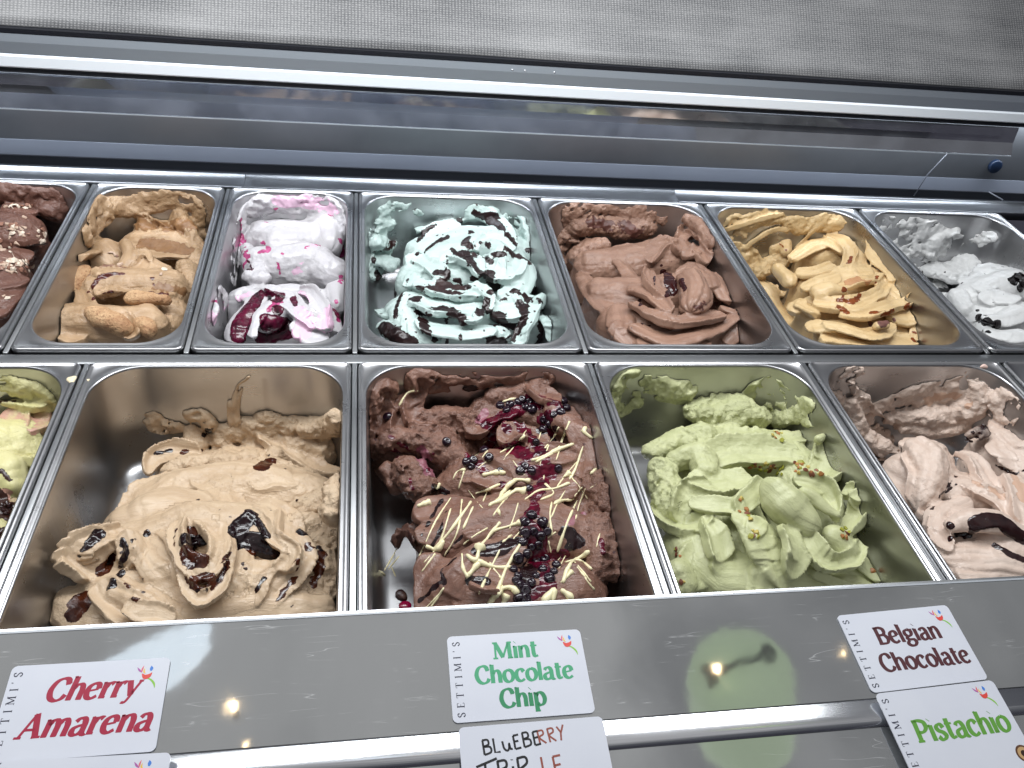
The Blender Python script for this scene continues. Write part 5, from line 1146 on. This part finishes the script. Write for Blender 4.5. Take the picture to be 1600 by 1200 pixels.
# ------------------------------------------------------------------ lettering drawn with a broad pen
def _ser(x,y,w=.2): return ('L',[(x-w,y),(x+w,y)],.11)
G={
'i':(.42,[('L',[(.2,1),(.2,0)]),('L',[(.03,.97),(.2,.99)],.1),_ser(.21,.04,.17),('L',[(.19,1.33),(.22,1.36)],.27)]),
'n':(1.0,[('L',[(.2,1),(.2,0)]),('L',[(.02,.96),(.2,.98)],.1),('S',[(.22,.68),(.42,.95),(.66,.95),(.78,.7),(.79,.35),(.79,0)]),_ser(.2,.04,.16),_ser(.8,.04,.16)]),
'h':(1.0,[('L',[(.2,1.5),(.2,0)]),('L',[(.02,1.46),(.2,1.48)],.1),('S',[(.22,.68),(.42,.95),(.66,.95),(.78,.7),(.79,.35),(.79,0)]),_ser(.2,.04,.16),_ser(.8,.04,.16)]),
'm':(1.5,[('L',[(.2,1),(.2,0)]),('L',[(.02,.96),(.2,.98)],.1),('S',[(.22,.7),(.4,.95),(.6,.95),(.72,.7),(.73,.35),(.73,0)]),('S',[(.75,.7),(.94,.95),(1.12,.95),(1.25,.7),(1.26,.35),(1.26,0)]),_ser(.2,.04,.15),_ser(.73,.04,.14),_ser(1.28,.04,.15)]),
'r':(.72,[('L',[(.2,1),(.2,0)]),('L',[(.02,.96),(.2,.98)],.1),('S',[(.22,.62),(.36,.88),(.55,.96),(.66,.88)]),('L',[(.6,.88),(.66,.84)],.2),_ser(.22,.04,.19)]),
'e':(.92,[('S',[(.16,.5),(.45,.54),(.76,.60)],.1),('S',[(.76,.6),(.7,.88),(.48,.98),(.22,.82),(.13,.5),(.22,.14),(.5,.0),(.8,.16)])]),
'c':(.88,[('S',[(.74,.76),(.62,.95),(.42,.98),(.2,.8),(.13,.48),(.22,.14),(.48,.0),(.78,.16)]),('L',[(.68,.8),(.73,.76)],.22)]),
'o':(1.0,[('S',[(.5,1),(.24,.84),(.14,.5),(.24,.14),(.5,0),(.76,.16),(.87,.5),(.76,.86),(.5,1)])]),
'a':(.98,[('S',[(.18,.78),(.34,.96),(.58,.96),(.71,.74),(.72,.4),(.73,.12),(.86,.0),(.95,.06)]),('S',[(.71,.58),(.42,.52),(.18,.38),(.16,.12),(.36,.0),(.58,.08),(.71,.26)])]),
'l':(.42,[('L',[(.2,1.5),(.2,0)]),('L',[(.02,1.46),(.2,1.48)],.1),_ser(.21,.04,.17)]),
't':(.66,[('S',[(.28,1.32),(.28,.8),(.28,.3),(.38,.04),(.62,.1)]),('L',[(.06,.97),(.6,.97)],.11)]),
'p':(1.0,[('L',[(.2,1),(.2,-.45)]),('L',[(.02,.96),(.2,.98)],.1),('S',[(.22,.74),(.44,.98),(.72,.88),(.86,.5),(.74,.12),(.46,0),(.22,.18)]),_ser(.22,-.42,.2)]),
'g':(.98,[('S',[(.5,1),(.22,.86),(.18,.6),(.42,.42),(.7,.56),(.76,.84),(.5,1)]),('L',[(.68,.9),(.92,.98)],.12),('S',[(.34,.44),(.2,.26),(.4,.14),(.74,.1),(.84,-.14),(.6,-.38),(.26,-.36),(.1,-.16),(.3,.06)])]),
's':(.8,[('S',[(.66,.74),(.56,.95),(.38,.98),(.18,.82),(.26,.6),(.54,.44),(.68,.22),(.52,.03),(.3,.0),(.12,.2)])]),
'y':(.92,[('L',[(.16,.98),(.48,.06)]),('S',[(.82,.98),(.62,.45),(.46,-.02),(.3,-.36),(.08,-.38)],.13),('L',[(.1,-.34),(.14,-.38)],.2),_ser(.18,.97,.16),_ser(.82,.97,.14)]),
'C':(1.22,[('S',[(1.06,1.02),(.92,1.34),(.64,1.42),(.3,1.22),(.14,.7),(.3,.2),(.64,.0),(.96,.1),(1.12,.36)]),('L',[(1.06,1.36),(1.08,1.0)],.12)]),
'M':(1.7,[('L',[(.26,1.4),(.22,0)],.13),('L',[(.26,1.4),(.82,.1)]),('L',[(.82,.1),(1.36,1.4)],.13),('L',[(1.38,1.4),(1.42,0)]),_ser(.22,.04,.2),_ser(1.44,.04,.22),_ser(.2,1.37,.16),_ser(1.44,1.37,.18)]),
'A':(1.42,[('L',[(.22,0),(.7,1.42)],.13),('L',[(.7,1.42),(1.16,0)]),('L',[(.4,.48),(.98,.48)],.12),_ser(.2,.04,.2),_ser(1.18,.04,.24)]),
'B':(1.2,[('L',[(.3,1.4),(.3,0)]),('S',[(.1,1.36),(.6,1.38),(.92,1.22),(.9,.88),(.6,.74),(.36,.74)]),('S',[(.5,.74),(.86,.7),(1.04,.38),(.86,.06),(.5,.02),(.1,.03)])]),
'P':(1.14,[('L',[(.3,1.4),(.3,0)]),('S',[(.1,1.36),(.6,1.38),(.96,1.22),(.98,.86),(.7,.62),(.36,.62)]),_ser(.3,.04,.24)]),
'S':(1.0,[('S',[(.82,1.08),(.7,1.36),(.46,1.4),(.2,1.2),(.24,.9),(.6,.68),(.84,.4),(.74,.1),(.46,.0),(.16,.3)]),('L',[(.82,1.3),(.82,1.05)],.1),('L',[(.15,.35),(.15,.08)],.1)]),
'E':(1.1,[('L',[(.3,1.4),(.3,0)]),('L',[(.1,1.37),(.92,1.37)],.1),('L',[(.3,.72),(.74,.72)],.1),('L',[(.1,.03),(.96,.03)],.1),('L',[(.92,1.37),(.92,1.1)],.1),('L',[(.96,.03),(.96,.32)],.1)]),
'T':(1.16,[('L',[(.58,1.4),(.58,0)]),('L',[(.1,1.37),(1.06,1.37)],.1),('L',[(.11,1.37),(.11,1.08)],.1),('L',[(1.05,1.37),(1.05,1.08)],.1),_ser(.58,.03,.22)]),
'I':(.6,[('L',[(.3,1.4),(.3,0)]),_ser(.3,.03,.2),_ser(.3,1.37,.2)]),
"'":(.4,[('L',[(.2,1.45),(.16,1.1)],.17)]),
' ':(.5,[]),
}
HW={ # marker capitals, single line
'B':(.9,[[(.15,1.3),(.1,0)],[(.12,1.3),(.6,1.25),(.62,.85),(.2,.72),(.72,.6),(.72,.15),(.1,.0)]]),
'L':(.75,[[(.15,1.3),(.1,.05),(.6,.02)]]),'U':(.95,[[(.1,.9),(.15,.25),(.4,0),(.6,.2),(.68,.6),(.72,.1),(.9,.1)]]),
'E':(.8,[[(.15,1.2),(.12,0)],[(.15,1.2),(.65,1.22)],[(.15,.65),(.55,.68)],[(.12,0),(.68,.04)]]),
'R':(.9,[[(.15,1.25),(.12,0)],[(.12,1.22),(.6,1.2),(.62,.85),(.2,.62),(.7,0)]]),
'Y':(.85,[[(.1,1.25),(.35,.7)],[(.75,1.3),(.35,.6),(.2,-.05)]]),
'T':(1.1,[[(-.1,1.1),(1.2,1.4)],[(.45,1.2),(.3,0)]]),'i':(.4,[[(.15,.8),(.13,0)],[(.16,1.15),(.17,1.2)]]),
'P':(.9,[[(.15,1.2),(.1,0)],[(.12,1.2),(.62,1.2),(.66,.85),(.15,.55)]]),'I':(.4,[[(.15,.8),(.15,0)]])}
def ribbon(pts,wf,smooth):
    P=np.array(pts,float)
    if smooth and len(P)>2: P=spline(np.c_[P,np.zeros(len(P))],.07)[:,:2]
    V=[];F=[];n=len(P)
    for i in range(n):
        d=P[min(i+1,n-1)]-P[max(i-1,0)]; d=d/(np.linalg.norm(d)+1e-9); w=wf(d)*.5; nn=np.array([-d[1],d[0]]); V+= [P[i]+nn*w,P[i]-nn*w]
    for i in range(n-1): F.append((2*i,2*i+1,2*i+3,2*i+2))
    return V,F
def text_mesh(txt,size,bold=.35,thin=.16,shear=0.0,track=0.0,hand=False):
    'returns 2-D vertices and faces, and the width; x right, y up'
    V=[];F=[];x=0
    for ch in txt:
        if hand:
            if ch==' ': x+=.6; continue
            adv,st=HW[ch]; st=[('S' if len(s_)>3 else 'L',s_,bold) for s_ in st]
        else: adv,st=G[ch]
        for s_ in st:
            fw=s_[2] if len(s_)>2 else None
            if fw is not None and not hand: fw=fw*min(1.35,bold/.27) if fw<.2 else fw
            wf=(lambda d,fw=fw:fw) if fw is not None else (lambda d:thin+(bold-thin)*abs(d[1]*.97-d[0]*.22)**1.2)
            v,f=ribbon(s_[1],wf,s_[0]=='S'); b=len(V)
            V+=[((p[0]+x+shear*p[1])*size,p[1]*size,len(F)*.00002) for p in v]; F+=[tuple(b+i for i in q) for q in f]
        x+=adv+track
    return V,F,(x-track)*size
class Card:
    def __init__(s,tl,tr,h,label):
        n=np.array([0,-math.sin(TA),math.cos(TA)]); d0=n@np.array([0,-350,89.73])+h
        def hitp(p):
            r=ray(*p); return CAM_LOC+r*((d0-n@CAM_LOC)/(n@r))
        s.o=hitp(tl); e=hitp(tr)-s.o; s.e1=e/np.linalg.norm(e); s.n=n; s.e2=np.cross(n,s.e1)   # e2 points up-slope
        s.root=tag(empty('price_card',s.o),label,'price card','flavour cards on the front ledge')
        rr=3.2; pts=[]
        for cx,cy,a0 in ((85.6-rr,-rr,0),(rr,-rr,90),(rr,-54+rr,180),(85.6-rr,-54+rr,270)):
            for k in range(7): a=rad(a0+15*k); pts.append((cx+rr*math.cos(a),cy+rr*math.sin(a)))
        m=len(pts); V=[s.P(u,v,0) for u,v in pts]+[s.P(u,v,-.7) for u,v in pts]
        F=[tuple(range(m)),tuple(range(2*m-1,m-1,-1))]+[(m+i,m+(i+1)%m,(i+1)%m,i) for i in range(m)]
        s.add('card_sheet',V,F,CARD)
    def P(s,u,v,w): return s.o+s.e1*u+s.e2*v+s.n*w
    def add(s,name,V,F,mat,parent=None):
        o=mesh(name,V,F,mat,parent or s.root,smooth=False,origin=s.o); o.location=(0,0,0); return o
    def text(s,name,txt,u,v,size,mat,centre=True,rot=0,hgt=.06,**k):
        V,F,w=text_mesh(txt,size,**k); c,sn=math.cos(rot),math.sin(rot); out=[]
        for x,y,z in V:
            if centre: x-=w/2
            out.append(s.P(u+x*c-y*sn,v+x*sn+y*c,hgt+z))
        return s.add(name,out,F,mat)
    def logo(s,u,v,k=1.0):
        def leaf(pts,ws,col,nm,h):
            P=spline(np.c_[np.array(pts,float)*k,np.array(ws,float)*k],.5); V=[];F=[]
            for i in range(len(P)):
                d=P[min(i+1,len(P)-1),:2]-P[max(i-1,0),:2]; d/=np.linalg.norm(d)+1e-9; w=P[i,2]/2
                V+=[s.P(u+P[i,0]-d[1]*w,v+P[i,1]+d[0]*w,h),s.P(u+P[i,0]+d[1]*w,v+P[i,1]-d[0]*w,h)]
            F=[(2*i,2*i+1,2*i+3,2*i+2) for i in range(len(P)-1)]
            s.add(nm,V,F,LG[col])
        leaf([(-6,3.4),(-4.6,1.6),(-3,.2)],[.2,1.1,.3],'purple','petal',.06)
        leaf([(-2.6,4.2),(-3.1,2.2),(-3.2,.4)],[.2,1.0,.3],'pink','petal',.08)
        leaf([(-1.8,2.6),(-2.0,.8),(-1.0,-.6)],[.2,1.0,.2],'yellow','petal',.10)
        leaf([(-2.8,-.6),(-.9,-2.6),(1.2,-2.0),(2.6,-.2)],[.4,2.6,2.2,.3],'red','petal',.12)
        leaf([(1.6,4.0),(1.9,2.4),(1.7,.9)],[.2,1.9,.9],'blue','petal',.06)
        leaf([(-1.0,-3.0),(2.2,-4.2),(4.6,-6.8),(5.4,-9.6)],[.3,.9,1.1,.2],'green','stem',.07)
m=Mt('card_plastic'); nz=m.noise(m.pos(),30,3,.6); m.l(m.mix(nz,(.66,.68,.76),(.74,.76,.82)),m.b.inputs['Base Color']); m.set(Roughness=.28); m.b.inputs['Specular IOR Level'].default_value=.6; CARD=m.m
LG={k:simple('logo_'+k,c,.4) for k,c in dict(purple=lin(176,96,170),pink=lin(226,110,120),yellow=lin(240,196,90),red=lin(226,76,66),blue=lin(70,130,214),green=lin(140,196,70)).items()}
INK=lambda n,c: simple('ink_'+n,c,.4)
NAVY=INK('navy',lin(34,36,58))
def brand(cd,u=6.5):
    cd.text('side_lettering',"SETTIMI'S",u,-27.5,3.1,NAVY,rot=math.pi/2,bold=.22,thin=.12,track=.82)
cd=Card((20,1041),(270,1027),1.0,'white card printed Cherry Amarena in crimson italics, left of the ledge')
cd.o=cd.o; RED_=INK('crimson',lin(165,12,56)); brand(cd); cd.text('flavour_lettering','Cherry',46,-22,9.0,RED_,shear=.22); cd.text('flavour_lettering','Amarena',46,-42,9.3,RED_,shear=.22); cd.logo(74,-8.5)
cd=Card((0,1190),(239,1177),5.2,'white card at the bottom left corner whose logo alone shows')
brand(cd); cd.logo(73.5,-7.5)
cd=Card((698,995),(908,983),1.0,'white card printed Mint Chocolate Chip in green at the middle of the ledge')
GRN=INK('mint',lin(70,165,118)); brand(cd,7.5); cd.text('flavour_lettering','Mint',42,-16.5,7.6,GRN); cd.text('flavour_lettering','Chocolate',46,-31.5,7.6,GRN); cd.text('flavour_lettering','Chip',43,-47,7.8,INK('deep_mint',lin(48,138,92))); cd.logo(76,-7.5)
cd=Card((716,1137),(940,1119),5.2,'white card handwritten Blueberry Triple in black marker below the mint card')
MK=INK('marker',lin(20,20,24)); MK2=INK('marker_warm_reflection',lin(150,80,66))  # second ink: warm reflection on the black marker, painted in as brown
cd.text('handwriting','BLUEBE',13,-16.5,6.3,MK,centre=False,rot=.10,hand=True,bold=.19,track=.08)
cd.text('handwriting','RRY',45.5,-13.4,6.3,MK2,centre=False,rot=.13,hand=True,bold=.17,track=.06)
cd.text('handwriting','TRiP',10,-33,9.5,MK,centre=False,rot=.08,hand=True,bold=.15,track=-.05)
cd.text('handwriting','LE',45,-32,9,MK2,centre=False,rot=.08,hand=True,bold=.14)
cd=Card((1307,962),(1480,945),1.0,'white card printed Belgian Chocolate in brown on the right of the ledge')
BRN=INK('cocoa',lin(84,42,48)); brand(cd,6.8); cd.text('flavour_lettering','Belgian',45,-23,8.3,BRN); cd.text('flavour_lettering','Chocolate',48,-41.5,8.2,BRN); cd.logo(75,-7)
cd=Card((1367,1084),(1546,1063),5.2,'white card printed Pistachio in green below the brown lettered card')
brand(cd,6.8); cd.text('flavour_lettering','Pistachio',47,-32,9.2,INK('leaf',lin(100,160,64)),shear=.06); cd.logo(74,-7)
def disc(cd,u,v,r,h,mat,nm):
    V=[cd.P(u+r*math.cos(a),v+r*math.sin(a),h) for a in np.linspace(0,2*math.pi,25)[:-1]]; cd.add(nm,V,[tuple(range(24))],mat)
disc(cd,79,-46,5.2,.05,INK('nut_brown',lin(96,62,40)),'round_emblem'); disc(cd,79,-46,4.0,.09,INK('nut_tan',lin(196,160,112)),'round_emblem'); disc(cd,79,-46,2.0,.13,INK('nut_dark',lin(50,30,22)),'round_emblem')
# ------------------------------------------------------------------ lamps over the counter, seen mirrored in the ledge
def mirror(px,py,d):
    n=np.array([0,-math.sin(TA),math.cos(TA)]); d0=n@np.array([0,-350,89.73]); r=ray(px,py)
    q=CAM_LOC+r*((d0-n@CAM_LOC)/(n@r)); r2=r-2*(r@n)*n; return q+r2*d
def bulb(pos,r,st,parent,col=(1,.72,.4,1)):
    m=Mt('glowing_bulb'); m.b.inputs['Emission Color'].default_value=col; m.b.inputs['Emission Strength'].default_value=st
    bm=bmesh.new(); bmesh.ops.create_uvsphere(bm,u_segments=20,v_segments=12,radius=r*MM); me=bpy.data.meshes.new('bulb'); bm.to_mesh(me); bm.free(); me.shade_smooth()
    o=link('bulb',me,m.m,parent); o.location=(np.array(pos)-(np.array(parent.location)/MM if parent else 0))*MM; return o
def lathe(prof,n=32):
    V=[];F=[]
    for r_,z in prof:
        for k in range(n): a=2*math.pi*k/n; V.append((r_*math.cos(a),r_*math.sin(a),z))
    for i in range(len(prof)-1):
        for k in range(n): F.append((i*n+k,i*n+(k+1)%n,(i+1)*n+(k+1)%n,(i+1)*n+k))
    return V,F
D2=900
c=mirror(1160,1110,D2); e=tag(empty('pendant_lamp',c),'green glass pendant lamp mirrored in the ledge right of the mint card','pendant lamp')
gm=Mt('green_glass'); gm.set(Base_Color=(.16,.34,.10,1),Roughness=.3); gm.b.inputs['Emission Color'].default_value=(.52,.62,.44,1); gm.b.inputs['Emission Strength'].default_value=.9
V,F=lathe([(2,112),(34,108),(60,92),(76,62),(80,20),(80,-80),(72,-112),(40,-124),(2,-126)]); o=mesh('lamp_shade',V,F,gm.m,e); o.rotation_euler=(rad(20),rad(18),0)
a=mirror(1108,1056,D2-120);b=mirror(1198,1022,D2-120); ax=(b-a)/np.linalg.norm(b-a)
V,F=tube([a-ax*6,a-ax*5,a+ax*5,a+ax*6,a+ax*14,b-ax*14,b-ax*6,b-ax*5,b+ax*5,b+ax*6],[2,17,17,6,5,5,6,15,15,2],14); o=mesh('lamp_bracket',V,F,simple('dark_bracket',(.02,.02,.022),.4),e,origin=c); o.location=(0,0,0)
bulb(mirror(1120,1045,D2-160),5,26,e)
c=mirror(240,1016,D2); e=tag(empty('pendant_lamp',c),'white pendant lamp mirrored in the ledge behind the crimson lettered card','pendant lamp')
wm=Mt('lit_white_shade'); wm.b.inputs['Emission Color'].default_value=(.80,.90,1,1); wm.b.inputs['Emission Strength'].default_value=1.7
V,F=lathe([(1,0),(86,0),(88,6),(80,30),(58,50),(30,60),(1,62)]); o=mesh('lamp_shade',V,F,wm.m,e); o.rotation_euler=Vector(mirror(262,1080,D2)-mirror(240,1020,D2)).to_track_quat('Z','Y').to_euler()
c=mirror(365,1100,D2); e=tag(empty('spot_lamp',c),'small warm ceiling spot mirrored in the ledge right of the crimson lettered card','spot lamp','small warm ceiling spots')
V,F=lathe([(5,30),(6,10),(4,6)],20); bulb(c,5.5,30,e); mesh('lamp_housing',[(x,y,z+25) for x,y,z in V],F,simple('white_housing',(.6,.6,.6),.4),e)
c=mirror(1318,1020,D2); e=tag(empty('spot_lamp',c),'faint small ceiling spot mirrored in the ledge beside the brown lettered card','spot lamp','small warm ceiling spots')
bulb(c,4,8,e)
c=mirror(385,1165,D2); e=tag(empty('spot_lamp',c),'faint small ceiling spot mirrored just above the steel bead of the ledge','spot lamp','small warm ceiling spots')
bulb(c,3.5,10,e)
# drops spilt on the steel
def drop(px,py,z,sx,sy,h,mat,label,cat='gelato drip'):
    c=at(px,py,z); r_=random.Random(int(px)); bm=bmesh.new(); bmesh.ops.create_icosphere(bm,subdivisions=3,radius=1)
    for v in bm.verts:
        k=1+.18*math.sin(3*math.atan2(v.co.y,v.co.x)+px); v.co=Vector((v.co.x*sx*k,v.co.y*sy*k,max(v.co.z,-.2)*h))*MM
    me=bpy.data.meshes.new('gelato_drip'); bm.to_mesh(me); bm.free(); me.materials.append(mat); me.shade_smooth()
    o=bpy.data.objects.new('gelato_drip',me); COL.objects.link(o); o.location=c*MM; return tag(o,label,cat)
CRM=simple('cream_drip',lin(228,214,180),.4)
drop(112,593,-1.2,4.2,5.4,1.6,CRM,'cream coloured drip on the pan rim left of the coffee pan'); drop(137,594,-1.4,2,1.6,1,CRM,'tiny pale drip on the rim of the coffee pan')
drop(1537,573,-.5,4.5,3,3.2,simple('pink_crumb',lin(226,196,184),.6),'pale pink crumb on the back rim of the beige gelato pan','gelato crumb')
drop(553,262+10,0,0.1,0.1,.1,CRM,'x') if False else None
